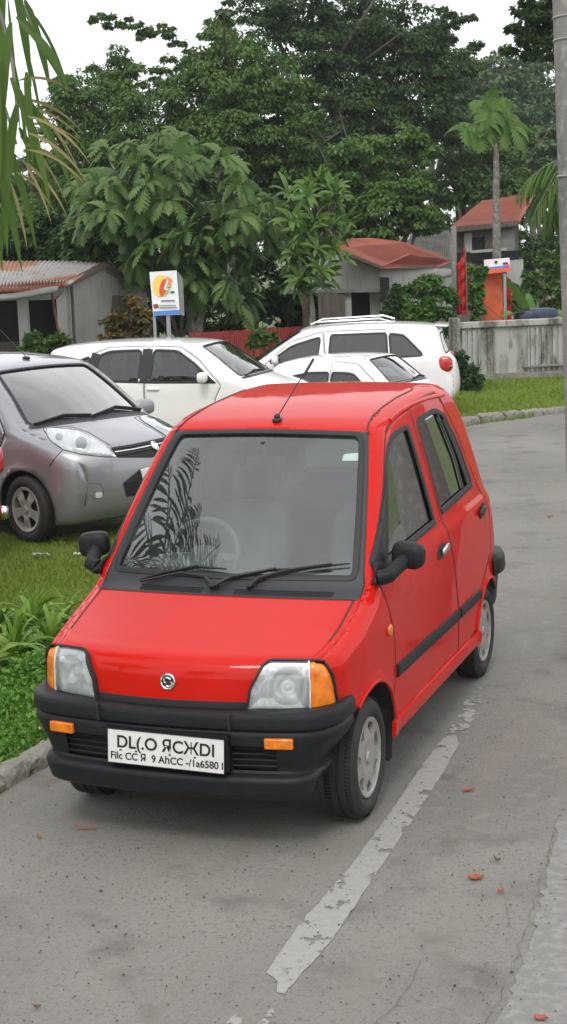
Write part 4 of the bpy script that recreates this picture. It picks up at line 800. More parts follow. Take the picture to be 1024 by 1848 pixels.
# concrete road: left edge = kerb line, wraps round in front of the far lawn
edge = [(-1.12, -40), (-1.10, -6), (-1.07, -.3), (-1.03, .35), (-1.10, 3), (-1.45, 7), (-1.95, 10.5), (-2.28, 13.2), (-2.25, 14.2), (-1.75, 15.0), (-1.2, 15.8), (-.2, 16.7), (3, 18.6), (12, 21)]
edge = catmull(edge, 8); poly = np.vstack([edge, [(40, 24), (40, -40)]]); V, T = patch2d(resample(poly, 1.0, True), 1.0)
struct('road', np.column_stack([V, np.zeros(len(V))]), orient(np.column_stack([V, np.zeros(len(V))]), T, (0, 0, -5)), MG['conc'], 0)
def jag(pts, amp, step=.04, sd_=3):
    g = np.random.default_rng(sd_); q = resample(pts, step, True); return q+g.normal(0, amp, q.shape)
def flat(name, px_or_xy, z, m, amp=.004, px=True, sd_=1, step=.04, kind='structure'):
    P = np.array([tuple(pxy(*p))[:2] for p in px_or_xy]) if px else np.array(px_or_xy); q = jag(P, amp, step, sd_); V, T = patch2d(q, .25); V3 = np.column_stack([V, np.full(len(V), z)])
    return struct(name, V3, orient(V3, T, (0, 0, -5)), m, 0)
def wornmat(name, col, thr, sc_=9, base=(.2, .2, .19)):
    m = mat(name, col, .85, noise=[(30, tuple(c*.85 for c in col), .45, .75), (140, tuple(c*.6 for c in col), .6, .75)], bump=(110, .2, .002)); n = m.node_tree; b = n.nodes['Principled BSDF']; t = n.nodes.new('ShaderNodeBsdfTransparent'); ms = n.nodes.new('ShaderNodeMixShader')
    tc = n.nodes.new('ShaderNodeTexCoord'); no = n.nodes.new('ShaderNodeTexNoise'); no.inputs['Scale'].default_value = sc_; no.inputs['Detail'].default_value = 9; no.inputs['Roughness'].default_value = .68; n.links.new(tc.outputs['Object'], no.inputs['Vector'])
    mr = n.nodes.new('ShaderNodeMapRange'); mr.inputs[1].default_value = thr; mr.inputs[2].default_value = thr+.05; n.links.new(no.outputs['Fac'], mr.inputs[0]); n.links.new(mr.outputs[0], ms.inputs[0]); n.links.new(b.outputs[0], ms.inputs[1]); n.links.new(t.outputs[0], ms.inputs[2]); n.links.new(ms.outputs[0], n.nodes['Material Output'].inputs[0]); return m
flat('road_marking', [(480, 1757), (542, 1668), (628, 1570), (703, 1470), (755, 1392), (785, 1352), (803, 1330), (824, 1326), (828, 1345), (796, 1402), (755, 1465), (684, 1572), (594, 1705), (530, 1776), (512, 1797), (500, 1793), (502, 1768)], .003, wornmat('worn_line_paint', (.33, .32, .295), .57, 10), .002)
flat('road_marking', [(802, 1326), (828, 1300), (842, 1250), (868, 1240), (866, 1285), (842, 1320)], .003, wornmat('very_worn_line_paint', (.34, .33, .31), .47, 11), .006, sd_=4)
flat('road_marking', [(410, 1848), (425, 1828), (440, 1830), (430, 1860), (412, 1870)], .003, wornmat('line_paint_fleck', (.32, .31, .285), .54, 14), .004, sd_=5); flat('road_marking', [(465, 1860), (485, 1820), (500, 1822), (490, 1850), (480, 1870)], .003, wornmat('line_paint_scrap', (.31, .30, .28), .52, 14), .004, sd_=6)
flat('pavement', [(1010, 1480), (985, 1600), (960, 1690), (925, 1780), (885, 1870), (850, 1960), (1500, 1960), (1500, 1480)], .0035, MG['pave'], .006, sd_=8)
mb = MB()
for pts, w_ in (([(1000, 1500), (975, 1610), (945, 1690), (900, 1800), (860, 1880)], .0016), ([(760, 1730), (735, 1790), (700, 1830), (640, 1890)], .0015), ([(905, 1590), (930, 1700), (980, 1660)], .001)):
    P = np.array([tuple(pxy(*p, .0085)) for p in pts]); q = resample(P, .05); q[1:-1, :2] += rng.normal(0, .008, (len(q)-2, 2)); t = np.gradient(q[:, :2], axis=0); t /= np.linalg.norm(t, axis=1)[:, None]; n_ = np.column_stack([t[:, 1], -t[:, 0]])*w_*rng.uniform(.2, 1, (len(q), 1)); V = np.vstack([np.column_stack([q[:, :2]+n_, q[:, 2]]), np.column_stack([q[:, :2]-n_, q[:, 2]])]); k = len(q); mb.add(V.tolist(), [(i, i+1, k+i+1, k+i) for i in range(k-1)])
tag(mb.build('road_crack', MG['dull'], None, 0), kind='structure')
def kerb(name, line, w_, h_, off=0, seed=1, seglen=(.35, .8)):
    g = np.random.default_rng(seed); q = resample(line, .05); s_ = np.concatenate([[0], np.cumsum(np.linalg.norm(np.diff(q, axis=0), axis=1))]); V = []; Fc = []; a = 0
    while a < s_[-1]-.2:
        L_ = g.uniform(*seglen); b = min(a+L_, s_[-1]); t = np.arange(a+.008, b-.004, .04); base = len(V); hh = h_*g.uniform(.75, 1.15); ww = w_*g.uniform(.85, 1.1); tilt = g.uniform(-.012, .012)
        if len(t) > 2:
            x = np.interp(t, s_, q[:, 0]); y = np.interp(t, s_, q[:, 1]); tx = np.gradient(x); ty = np.gradient(y); l = np.hypot(tx, ty); nx, ny = -ty/l, tx/l
            for i in range(len(t)):
                e = .035 if i in (0, len(t)-1) else 0
                for (u, z) in ((0, -.03), (.0+.006, hh*.45), (.012, hh*.8), (.035, hh), (ww*.5, hh+.004), (ww-.02, hh-.003), (ww, hh*.6), (ww, -.03)):
                    j1, j2 = g.normal(0, .006), g.normal(0, .005); V.append((x[i]+nx[i]*(u+off+j1), y[i]+ny[i]*(u+off+j1), z+(j2 if z > 0 else 0)-(e*.4 if z > hh*.7 else 0)+tilt))
            for i in range(len(t)-1):
                for j in range(7): Fc.append((base+i*8+j, base+i*8+j+1, base+(i+1)*8+j+1, base+(i+1)*8+j))
            Fc += [tuple(base+j for j in range(8)), tuple(base+(len(t)-1)*8+j for j in range(7, -1, -1))]
        a = b
    return struct(name, V, Fc, MG['kerb'], 35)
kerb('kerb', edge[(edge[:, 1] > -6) & (edge[:, 1] < 13.4)], .15, .058, 0, 3); kerb('kerb', edge[(edge[:, 1] > 13.4) & (edge[:, 1] < 20.5)], .16, .10, 0, 4)
# ------------------------------------------------------------------ foliage builders (numpy)
def raw_mesh(name, V, quads, m, parent=None, tint=None, mi=None):
    me = bpy.data.meshes.new(name); V = np.ascontiguousarray(V, dtype=np.float32); quads = np.asarray(quads, dtype=np.int32); n, k = quads.shape
    me.vertices.add(len(V)); me.vertices.foreach_set('co', V.ravel()); me.loops.add(n*k); me.loops.foreach_set('vertex_index', quads.ravel()); me.polygons.add(n); me.polygons.foreach_set('loop_start', np.arange(0, n*k, k, dtype=np.int32)); me.polygons.foreach_set('loop_total', np.full(n, k, dtype=np.int32))
    for x in (m if isinstance(m, (list, tuple)) else [m]): me.materials.append(x)
    if mi is not None: me.polygons.foreach_set('material_index', np.asarray(mi, dtype=np.int32))
    me.update(calc_edges=True)
    if tint is not None: a = me.attributes.new('tint', 'FLOAT', 'FACE'); a.data.foreach_set('value', np.ascontiguousarray(tint, dtype=np.float32))
    o = bpy.data.objects.new(name, me); COL.objects.link(o)
    if parent: o.parent = parent
    return o
def unit(v): return v/(np.linalg.norm(v, axis=-1, keepdims=True)+1e-9)
def leaf_quads(P, D, N, L_, Wd_):
    """rhombic leaf: base P, direction D, normal N"""
    S = unit(np.cross(D, N)); L_ = np.asarray(L_)[:, None]; Wd_ = np.asarray(Wd_)[:, None]
    a = P; b = P+D*L_*.45+S*Wd_*.5+N*Wd_*.12; c = P+D*L_-N*L_*.10; d = P+D*L_*.45-S*Wd_*.5+N*Wd_*.12
    V = np.stack([a, b, c, d], 1).reshape(-1, 3); q = np.arange(len(V)).reshape(-1, 4); return V, q
def puff_leaves(blobs, n_puff, n_leaf, size, seed=1, droop=.4, flat_=.75, shell=.6):
    """blobs: (centre, radii). puffs sit on the blob surface; leaves fill the puffs"""
    g = np.random.default_rng(seed); Ps = []; Ds = []; Ns = []; tn = []
    vol = np.array([np.prod(r)**(2/3) for c, r in blobs]); vol = vol/vol.sum()
    for (c, r), v in zip(blobs, vol):
        c = np.array(c); r = np.array(r); k = max(4, int(n_puff*v)); u = unit(g.normal(size=(k, 3))); rad = g.uniform(shell, 1.02, k)[:, None]; pc = c+u*r*rad; pr = r.mean()*g.uniform(.16, .34, k); pt = g.uniform(0, .7, k)
        m = max(6, int(n_leaf*v/k)); 
        for i in range(k):
            w_ = unit(g.normal(size=(m, 3))); w_[:, 2] = np.abs(w_[:, 2])*1.0-.35; w_ = unit(w_); rr = g.uniform(.55, 1.05, m)[:, None]; P = pc[i]+w_*pr[i]*rr*np.array([1.15, 1.15, flat_])
            out = unit(w_+u[i]*.5+g.normal(size=(m, 3))*.35); D = unit(out*[1, 1, .35]+g.normal(size=(m, 3))*.4-[0, 0, droop]); N = unit(out+[0, 0, .9]+g.normal(size=(m, 3))*.4); N = unit(N-D*(N*D).sum(1, keepdims=True)); Ps.append(P); Ds.append(D); Ns.append(N); tn.append(np.clip(pt[i]+g.uniform(-.15, .35, m), 0, 1))
    P = np.vstack(Ps); D = np.vstack(Ds); N = np.vstack(Ns); L_ = size*g.uniform(.65, 1.3, len(P)); V, q = leaf_quads(P, D, N, L_, L_*.55); return V, q, np.concatenate(tn)
def trunk_mesh(name, base, forks, r0, m, parent, seed=0):
    """forks: end points reached from the base through a common fork"""
    g = np.random.default_rng(seed); base = Vector(base); mb = MB(); top = Vector(np.mean([tuple(f) for f in forks], axis=0)); fork = base.lerp(top, .42); fork.x = base.x*.7+top.x*.3; fork.y = base.y*.7+top.y*.3
    pts = [base+Vector((0, 0, -.3)), base+Vector((0, 0, .15)), base.lerp(fork, .5)+Vector(g.normal(0, r0*.5, 3)), fork]; mb.tube(pts, [r0*1.5, r0*1.1, r0*.9, r0*.75], 8)
    for f in forks:
        f = Vector(f); mid_ = fork.lerp(f, .5)+Vector(g.normal(0, (f-fork).length*.08, 3)); mb.tube([fork-Vector((0, 0, .05)), mid_, f], [r0*.62, r0*.42, r0*.16], 7)
        for _ in range(2):
            a = fork.lerp(f, g.uniform(.4, .8)); mb.tube([a, a+Vector(g.normal(0, (f-fork).length*.25, 3))], [r0*.25, r0*.07], 5)
    return mb.build(name, m, parent)
def tree(name, label, px, depth, blobs_px, leaf, n_puff=160, n_leaf=14000, size=.17, r0=.14, seed=1, group=None, cat='tree', zf=.55, flat_=.75, base=None, shell=.6, droop=.4, nf=(0, 9)):
    """blobs_px: (px, py, radius in px, depth shift); each gets its own place and real depth"""
    f = pd(px, 447, depth); bz = float(terr(f.x, f.y)) if base is None else base; root = empty(name, (f.x, f.y, bz)); tag(root, label, cat, group); bl = []
    for (x, y, r, dd) in blobs_px:
        c = pd(x, y, depth+dd); rr = r*(depth+dd)/FPX; bl.append((np.array(c)-np.array((f.x, f.y, bz)), (rr, rr*.9, rr*zf if zf else rr)))
    V, q, tn = puff_leaves([(c, (r[0], r[1], r[2]*1.4)) for c, r in bl], n_puff, n_leaf, size, seed, droop, flat_, shell); raw_mesh('crown', V, q, leaf, root, tn)
    trunk_mesh('trunk', (0, 0, 0), [c for c, r in bl][nf[0]:nf[1]], r0, MG['bark'], root, seed); return root
def lobed_leaf(mbV, mbT, P, D, N, L_, lobes=5, wid=.5, droop=.5, g=rng):
    """a large leaf of separate lobes along a drooping midrib"""
    S = np.cross(D, N); pts = []; d = D.copy(); p = P.copy(); k = lobes+2
    for i in range(k+1): pts.append(p.copy()); p = p+d*L_/k; d = unit(d+np.array([0, 0, -droop/k*1.6])); 
    tint = g.uniform(0, 1)
    for i in range(1, k):
        t = i/k; w_ = wid*L_*math.sin(math.pi*min(1, t*.85+.12))**.8; dd = unit(pts[i+1]-pts[i]); nn = unit(np.cross(S, dd)) if True else N
        for sgn in (1, -1):
            tip = pts[i]+S*sgn*w_*.75+dd*w_*.55-np.array([0, 0, 1])*w_*.22; a = pts[i-1]+(pts[i]-pts[i-1])*.25; b = pts[i]+(pts[i+1]-pts[i])*.45; m_ = (a+b)/2+(tip-(a+b)/2)*.55; n1 = m_+(b-a)*.42; n0 = m_-(b-a)*.34
            mbV += [a, n0, tip, n1, b, b]; mbT.append(tint)
    a = pts[k-1]; e = pts[k]+unit(pts[k]-pts[k-1])*L_*.12; mbV += [a, a+S*L_*.05, (a+e)/2+S*L_*.06, e, (a+e)/2-S*L_*.06, a-S*L_*.05]; mbT.append(tint)
def long_leaf(mbV, mbT, P, D, N, L_, wid=.2, droop=.8, g=rng, k=5, fold=.15, prof=None, tint=None):
    S = unit(np.cross(D, N)); d = D.copy(); p = P.copy(); rows = []
    for i in range(k+1):
        t = i/k; w_ = wid*L_*(math.sin(math.pi*min(1, t*.88+.06))**.75 if prof is None else prof(t)); nn = unit(np.cross(S, d)); rows.append((p-S*w_/2+nn*w_*fold, p.copy(), p+S*w_/2+nn*w_*fold)); p = p+d*L_/k; d = unit(d+np.array([0, 0, -droop/k]))
    tint = g.uniform(0, 1) if tint is None else tint
    for i in range(k):
        a, b = rows[i], rows[i+1]
        for j in (0, 1): mbV += [a[j], a[j+1], b[j+1], b[j]]; mbT.append(tint)
def rosette(Vs, Ts, c, axis, n, L_, fn, g, spread=(.35, 1.15), **k):
    axis = unit(np.array(axis, float)); u = unit(np.cross(axis, [.3, .1, .95])); v = np.cross(axis, u); a0 = g.uniform(0, 6.28)
    for i in range(n):
        a = a0+2*math.pi*i/n*1.0+g.normal(0, .25); th = g.uniform(*spread); D = unit(axis*math.cos(th)+(u*math.cos(a)+v*math.sin(a))*math.sin(th)); N = unit(axis-D*(axis@D)+1e-6); fn(Vs, Ts, np.array(c)+D*.02, D, N, L_*g.uniform(.75, 1.2), g=g, **k)

# ------------------------------------------------------------------ houses behind the cars
def zg(p): return float(terr(p.x, p.y))
def wall(name, pts, m, parent, th=.12, base=None, solid=True):
    """pts: (px, top py, depth) along the wall; reaches down to the ground"""
    tops = [pd(*p) for p in pts]; mb = MB(); n = len(tops); cx = sum((t for t in tops), Vector())/n; back = Vector((FW.x, FW.y, 0)).normalized()*th; V = []
    for t in tops: b = (zg(t)-.2) if base is None else base; V += [t, Vector((t.x, t.y, b)), t+back, Vector((t.x+back.x, t.y+back.y, b))]
    Fc = []
    for i in range(n-1): a = i*4; b = a+4; Fc += [(a, a+1, b+1, b), (a+2, b+2, b+3, a+3), (a, b, b+2, a+2)]
    Fc += [(0, 2, 3, 1), ((n-1)*4, (n-1)*4+1, (n-1)*4+3, (n-1)*4+2)]
    mb.add(V, Fc); return mb.build(name, m, parent, 20)
def slab(name, pts, m, parent, th=.05, corr=None):
    """roof plane through four points (eave-left, eave-right, ridge-right, ridge-left), corrugated down the slope"""
    a, b, c, d = [pd(*p) if not isinstance(p, Vector) else p for p in pts]; n = 4; nu = 120 if corr else 6; nv = 6; V = []; up = (b-a).cross(d-a).normalized(); up = up if up.z > 0 else -up
    for j in range(nv+1):
        for i in range(nu+1):
            u, v = i/nu, j/nv; p = a.lerp(b, u).lerp(d.lerp(c, u), v); V.append(p+up*((corr*math.sin(i/nu*2*math.pi*nu/4) if corr else 0)+.012*math.sin(u*7+v*3)))
    w_ = nu+1; Fc = [(j*w_+i, j*w_+i+1, (j+1)*w_+i+1, (j+1)*w_+i) for j in range(nv) for i in range(nu)]
    return obj(name, V, Fc, m, parent, 60, solid=th)
def quadp(name, pts, m, parent, th=.03):
    P = [pd(*p) for p in pts]; n = len(P); back = Vector((FW.x, FW.y, 0)).normalized()*th; mb = MB(); mb.add(P+[p+back for p in P], [tuple(range(n)), tuple(range(2*n-1, n-1, -1))]+[(i, (i+1) % n, n+(i+1) % n, n+i) for i in range(n)]); return mb.build(name, m, parent, 20)
def post(name, px, py, d, r, m, parent=None, z0=None, top=None, sq=False):
    t = pd(px, py, d); b = zg(t)-.1 if z0 is None else z0; mb = MB()
    if sq: mb.box((t.x, t.y, (t.z+b)/2), (r*2, r*2, t.z-b), YAW)
    else: mb.tube([(t.x, t.y, b), (t.x, t.y, (t.z+b)/2), (t.x, t.y, t.z)], r, 12)
    return mb.build(name, m, parent)
def house_left():
    r = empty('house', tuple(pd(120, 640, 24))); r.location.z = -1.3; r.location = (0, 0, 0); tag(r, 'low plaster house with a rusty tin roof and dark openings, behind the grey car', 'house')
    wall('wall', [(120, 503, 24), (178, 481, 25.2), (264, 523, 27)], MG['plaster'], r); 
    for x0, x1 in ((-60, -15), (30, 47), (102, 121)): wall('wall', [(x0, 528-x0*.02, 23), (x1, 526-x1*.02, 23.2)] if x1 < 60 else [(x0, 540, 23.7), (x1, 520, 24)], MG['plaster'], r, .2)
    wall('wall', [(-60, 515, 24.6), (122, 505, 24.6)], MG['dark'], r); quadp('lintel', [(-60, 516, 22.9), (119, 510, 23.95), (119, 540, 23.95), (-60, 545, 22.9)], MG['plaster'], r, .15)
    quadp('sill', [(-60, 622, 22.9), (119, 612, 23.95), (119, 720, 23.95), (-60, 740, 22.9)], MG['dull'], r, .12)
    quadp('boarded_window', [(160, 536, 25.02), (205, 533, 25.75), (236, 535, 26.3), (236, 600, 26.3), (205, 618, 25.75), (168, 616, 25.15), (162, 580, 25.05)], MG['dull'], r, .04)
    mb = MB(); mb.tube([pd(128, 500, 24.0), pd(131, 540, 24.03), pd(134, 600, 24.06), pd(136, 625, 24.1)], .025, 6); mb.build('drain_pipe', MG['timber'], r)
    mb = MB(); mb.tube([pd(92, 510, 23.4), pd(97, 550, 23.4), pd(104, 590, 23.4), pd(108, 600, 23.4)], .02, 6); mb.build('hanging_cable', MG['rust'], r)
    slab('roof', [(-60, 527, 22.2), (122, 512, 23.4), (186, 474, 25.1), (-60, 468, 25.1)], MG['roofrust'], r, .04, .012); slab('roof', [(180, 474, 25.0), (112, 512, 23.5), (116, 517, 23.5), (184, 479, 25.0)], MG['rust'], r, .05)
    quadp('fascia', [(108, 512, 23.3), (184, 474, 24.95), (192, 476, 25.2), (266, 520, 27), (266, 526, 27), (190, 484, 25.2), (120, 519, 23.3)], MG['timber'], r, .25)
    slab('awning', [(-60, 548, 21.6), (104, 523, 22.9), (108, 511, 23.5), (-60, 519, 23.2)], MG['roofgrey'], r, .04); slab('roof_edge', [(-60, 529, 22.1), (118, 515, 23.3), (122, 507, 23.5), (-60, 515, 22.4)], MG['rust'], r, .03, .035)
    return r
def house_centre():
    r = empty('house', (0, 0, 0)); tag(r, 'grey-white house with a faded red sheet roof, behind the white estate car', 'house')
    wall('wall', [(520, 470, 30), (560, 455, 29.7), (612, 442, 29.4), (650, 458, 29), (686, 478, 28.6)], MG['plaster'], r, .15, base=float(pd(600, 528, 29.3).z))
    wall('wall', [(686, 478, 28.6), (816, 486, 31)], MG['plaster'], r, .15)
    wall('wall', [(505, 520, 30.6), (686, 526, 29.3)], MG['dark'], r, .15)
    for a, b, m_ in ((545, 556, 'timber'), (574, 622, 'dull'), (618, 634, 'plaster'), (668, 688, 'plaster')): wall('wall_pier', [(a, 527, 29.15), (b, 527, 29.05)], MG[m_], r, .12)
    quadp('lintel', [(505, 524, 29.6), (686, 520, 28.7), (686, 527, 28.7), (505, 531, 29.6)], MG['roofgrey'], r, .1)
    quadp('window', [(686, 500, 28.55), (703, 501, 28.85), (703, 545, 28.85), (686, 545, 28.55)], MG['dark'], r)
    slab('roof', [(612, 449, 28.9), (690, 481, 28.2), (812, 470, 32), (738, 440, 32.5)], MG['roofred'], r, .05, .02); slab('roof', [(612, 446, 28.9), (738, 441, 32.5), (690, 433, 33), (612, 429, 30.5)], MG['roofred'], r, .05, .02)
    slab('roof', [(690, 482, 28.2), (790, 480, 30.6), (812, 471, 32), (740, 460, 30)], MG['roofred'], r, .05, .02)
    quadp('fascia', [(610, 448, 28.85), (690, 480, 28.15), (790, 479, 30.5), (790, 484, 30.5), (690, 486, 28.15), (610, 454, 28.85)], MG['timber'], r, .08)
    slab('lean_to_roof', [(700, 500, 29.5), (816, 497, 30.2), (816, 484, 31), (700, 487, 30.4)], MG['roofgrey'], r, .04)
    return r
def house_right():
    r = empty('house', (0, 0, 0)); tag(r, 'two-storey timber house with a red gabled roof, high at the right', 'house')
    slab('roof', [(812, 412, 36), (934, 398, 36), (962, 349, 39.5), (872, 362, 39.5)], MG['roofred'], r, .07, .02); quadp('fascia', [(812, 412, 35.9), (934, 398, 35.9), (934, 407, 35.9), (812, 420, 35.9)], MG['timber'], r, .1)
    quadp('wall', [(816, 418, 36.3), (936, 405, 36.3), (936, 700, 36.3), (816, 700, 36.3)], MG['dull'], r, .15); quadp('wall_panel', [(838, 421, 36.2), (852, 420, 36.2), (852, 478, 36.2), (838, 478, 36.2)], MG['plaster'], r)
    quadp('window', [(852, 429, 36.2), (873, 427, 36.2), (873, 450, 36.2), (852, 452, 36.2)], MG['dark'], r); quadp('balcony_rail', [(850, 452, 35.9), (915, 447, 35.9), (915, 452, 35.9), (850, 457, 35.9)], MG['plaster'], r)
    quadp('wall_panel', [(876, 422, 36.2), (900, 420, 36.2), (900, 470, 36.2), (876, 470, 36.2)], MG['timber'], r); quadp('wall_panel', [(905, 418, 36.15), (930, 415, 36.15), (930, 470, 36.15), (905, 470, 36.15)], MG['roofgrey'], r)
    quadp('floor_band', [(816, 456, 36.1), (936, 452, 36.1), (936, 468, 36.1), (816, 474, 36.1)], MG['dark'], r); quadp('wall_panel', [(915, 470, 36.1), (945, 468, 36.1), (945, 700, 36.1), (915, 700, 36.1)], MG['plaster'], r); pass
    return r
def shed():
    r = empty('shed', (0, 0, 0)); tag(r, 'grey roofed shed half hidden between the two red roofs', 'shed')
    slab('roof', [(640, 425, 40), (735, 432, 40), (750, 404, 43), (665, 402, 43)], MG['plaster'], r, .06, .02); slab('roof', [(715, 442, 38), (812, 470, 38), (815, 415, 42), (735, 424, 42)], MG['roofgrey'], r, .06, .02); wall('wall', [(640, 428, 40.3), (815, 440, 40.3)], MG['plaster'], r); return r
if not globals().get('SKIP_BG'):
    house_left(); house_centre(); house_right(); shed()
    # stained boundary wall on the right
    r = empty('boundary_wall', tuple(pxy(915, 686))); r.location = (0, 0, 0); tag(r, 'stained grey concrete wall with a capping beam, behind the far lawn', 'wall')
    A = pxy(822, 690); B = pxy(1010, 680); dv = (B-A).normalized(); nv = Vector((dv.y, -dv.x, 0)); Hh = .98; Lw = 4.6
    def wp(u, out, z): return A+dv*u+nv*out+Vector((0, 0, z))
    ang = math.atan2(dv.y, dv.x); mb = MB(); c = wp(Lw/2, -.06, Hh/2-.05); mb.box(c, (Lw, .10, Hh), ang); mb.build('wall_panel', MG['wall'], r)
    mb = MB(); mb.box(wp(Lw/2, -.04, Hh+.01), (Lw+.06, .20, .11), ang); o = mb.build('capping', MG['wall'], r); b = o.modifiers.new('b', 'BEVEL'); b.width = .015; b.segments = 2
    for u0, n_ in ((.05, 3), (.35, 2), (.62, 2), (1.42, 12)):
        for k in range(n_): u = u0+k*.105; MB().box(wp(u, .008, Hh*.52), (.045, .035, Hh*.78), ang).build('batten', MG['wall'], r)
    MB().box(wp(.0, 0, .55), (.14, .2, 1.15), ang).build('wall_post', MG['wall'], r); MB().box(wp(1.36, .004, .46), (.03, .03, .95), ang).build('wall_joint', MG['wall'], r)
    MB().box(wp(1.9, .05, .22), (1.3, .06, .03), ang).build('ledge', MG['kerb'], r); MB().box(wp(2.1, .03, .05), (3.6, .12, .14), ang).build('wall_footing', MG['kerb'], r)
    # pole with the flag
    r = post('flag_pole', 819, 408, 28.2, .05, MG['pole']); tag(r, 'thin grey pole at the end of the boundary wall beside the red flag', 'pole')
    r = empty('banner', (0, 0, 0)); tag(r, 'red furled banner on a stick above the boundary wall', 'banner'); pts = [(838, 440), (841, 455), (843, 475), (842, 500), (843, 520), (844, 545), (843, 566), (826, 568), (826, 530), (826, 500), (824, 478), (832, 470), (836, 455)]
    V, T = patch2d(resample(pts, 3, True), 3); P = [pd(x, y, 28.3+.05*math.sin(x*.9)+.03*math.sin(y*.25+x*.3)) for x, y in V]; obj('cloth', P, T, MG['flag'], r, 60, solid=.012)
    mb = MB(); mb.tube([pd(844, 600, 28.25), pd(842, 500, 28.25), pd(838, 436, 28.25)], .014, 6); mb.build('stick', MG['timber'], r)
    mb = MB()
    for y in (490, 497, 512, 518, 540, 545, 550): mb.tube([pd(828, y, 28.15), pd(834, y+2, 28.15), pd(840, y-1, 28.15)], .008, 4)
    mb.build('banner_print', M['ink'], r)
    # orange pillar and small sign
    r = empty('gate_pillar', (0, 0, 0)); tag(r, 'orange painted pillar with a cap, standing behind the boundary wall', 'pillar')
    wall('pillar_shaft', [(875, 490, 29.6), (907, 489, 29.6)], MG['orange'], r, .3); quadp('pillar_cap', [(866, 486, 29.4), (922, 483, 29.4), (922, 490, 29.4), (866, 496, 29.4)], MG['orange'], r, .45)
    wall('thin_post', [(909, 494, 29.3), (914, 494, 29.3)], MG['metal'], r, .06); wall('side_post', [(915, 500, 29.9), (923, 505, 29.9)], MG['flag'], r, .1)
    r = empty('small_sign', (0, 0, 0)); tag(r, 'small white sign with blue and pink print on top of the orange pillar', 'sign'); quadp('sign_panel', [(874, 469, 29.55), (920, 465, 29.55), (921, 484, 29.55), (875, 487, 29.55)], MG['signwhite'], r, .04)
    quadp('print_band', [(885, 482, 29.53), (920, 478, 29.53), (920.5, 483.5, 29.53), (885.5, 486, 29.53)], MG['signblue'], r, .01); quadp('print_band', [(912, 477, 29.52), (920, 476, 29.52), (920, 481, 29.52), (912, 482, 29.52)], MG['pink'], r, .01); quadp('print_mark', [(893, 471, 29.53), (898, 470.6, 29.53), (898, 475, 29.53), (893, 475.4, 29.53)], M['ink'], r, .01); quadp('print_mark', [(908, 474, 29.53), (917, 473, 29.53), (917, 476, 29.53), (908, 477, 29.53)], M['ink'], r, .01)
    mb = MB(); mb.blob(pd(968, 572, 30), (.82, .5, .34), 5, Matrix.Rotation(YAW, 3, 'Z'), 10); r = mb.build('water_tank', MG['tarp']); tag(r, 'dark blue plastic tank behind the boundary wall at the right', 'tank')
    mb = MB(); mb.blob(pd(944, 574, 29.5), (.32, .4, .24), 5, Matrix.Rotation(YAW, 3, 'Z'), 10); r = mb.build('plastic_tub', MG['tarp']); tag(r, 'smaller dark tub left of the blue tank behind the wall', 'tub')
    # red picket fence
    r = empty('picket_fence', (0, 0, 0)); tag(r, 'low red slatted fence under the trees, behind the white cars', 'fence')
    n_ = 50
    for k in range(n_):
        u = k/(n_-1); px = 345+u*205; t = pd(px, 601-u*12+.6*math.sin(k*2.1), 24+u*1.5); MB().box((t.x, t.y, t.z-.45), (.030, .02, .9), YAW+R(8)).build('picket', MG['picket'], r)
    mb = MB(); a = pd(345, 607, 24.05); b = pd(550, 596, 25.55); mb.tube([a, b], .02, 6); mb.build('fence_rail', MG['picket'], r)
    # sign board
    r = empty('sign_board', (0, 0, 0)); tag(r, 'white board on two posts with a yellow and red printed emblem', 'sign'); D0 = 21.5
    quadp('panel', [(270, 491, D0), (319, 488, D0), (325, 568, D0), (277, 570, D0)], MG['signwhite'], r, .05); quadp('panel_back', [(321, 490, D0+.06), (330, 503, D0+.7), (333, 570, D0+.7), (326, 568, D0+.06)], MG['metal'], r, .04)
    wall('sign_post', [(276, 570, D0+.02), (281, 570, D0+.02)], MG['metal'], r, .07); wall('sign_post', [(300, 569, D0+.02), (307, 569, D0+.02)], MG['metal'], r, .07)
    def disc(nm, cx, cy, rx, ry, m_, dz, rot=0):
        c, s_ = math.cos(rot), math.sin(rot); P = [pd(cx+rx*math.cos(a)*c-ry*math.sin(a)*s_, cy+rx*math.cos(a)*s_+ry*math.sin(a)*c, D0-dz) for a in np.linspace(0, 2*math.pi, 28, endpoint=False)]; obj(nm, P, [tuple(range(28))], m_, r, 0, solid=.003)
    disc('emblem_yellow', 291, 516, 15, 20, MG['yellow'], .006); disc('emblem_red', 295, 519, 6.5, 16, MG['signred'], .012, .22)
    quadp('emblem_orange', [(300, 499, D0-.014), (308, 502, D0-.014), (312, 507, D0-.014), (308, 511, D0-.014), (310, 515, D0-.014), (303, 514, D0-.014), (301, 508, D0-.014)], MG['signorange'], r, .003); quadp('emblem_green', [(301, 523, D0-.014), (306, 524, D0-.014), (304, 529, D0-.014), (298, 532, D0-.014)], MG['signgreen'], r, .003)
    quadp('emblem_white', [(302, 503, D0-.018), (304, 507, D0-.018), (300, 520, D0-.018), (305, 521, D0-.018), (299, 524, D0-.018), (296, 521, D0-.018), (299, 512, D0-.018)], MG['signwhite'], r, .003)
    quadp('blue_band', [(277, 562, D0-.008), (324.5, 559, D0-.008), (325, 567, D0-.008), (277.5, 569, D0-.008)], MG['signblue'], r, .003); quadp('orange_mark', [(277, 549, D0-.008), (286, 549, D0-.008), (287, 556, D0-.008), (278, 557, D0-.008)], MG['rust'], r, .003)
    for (x0, x1, y, h_) in ((308, 315, 526, 3), (291, 316, 542, 2), (288, 320, 555, 1.5), (288, 318, 551, 1.2), (303, 309, 518, 2)): quadp('print_line', [(x0, y, D0-.018), (x1, y-.8, D0-.018), (x1, y+h_-.8, D0-.018), (x0, y+h_, D0-.018)], M['ink'] if h_ > 2.5 else MG['roofgrey'], r, .002)
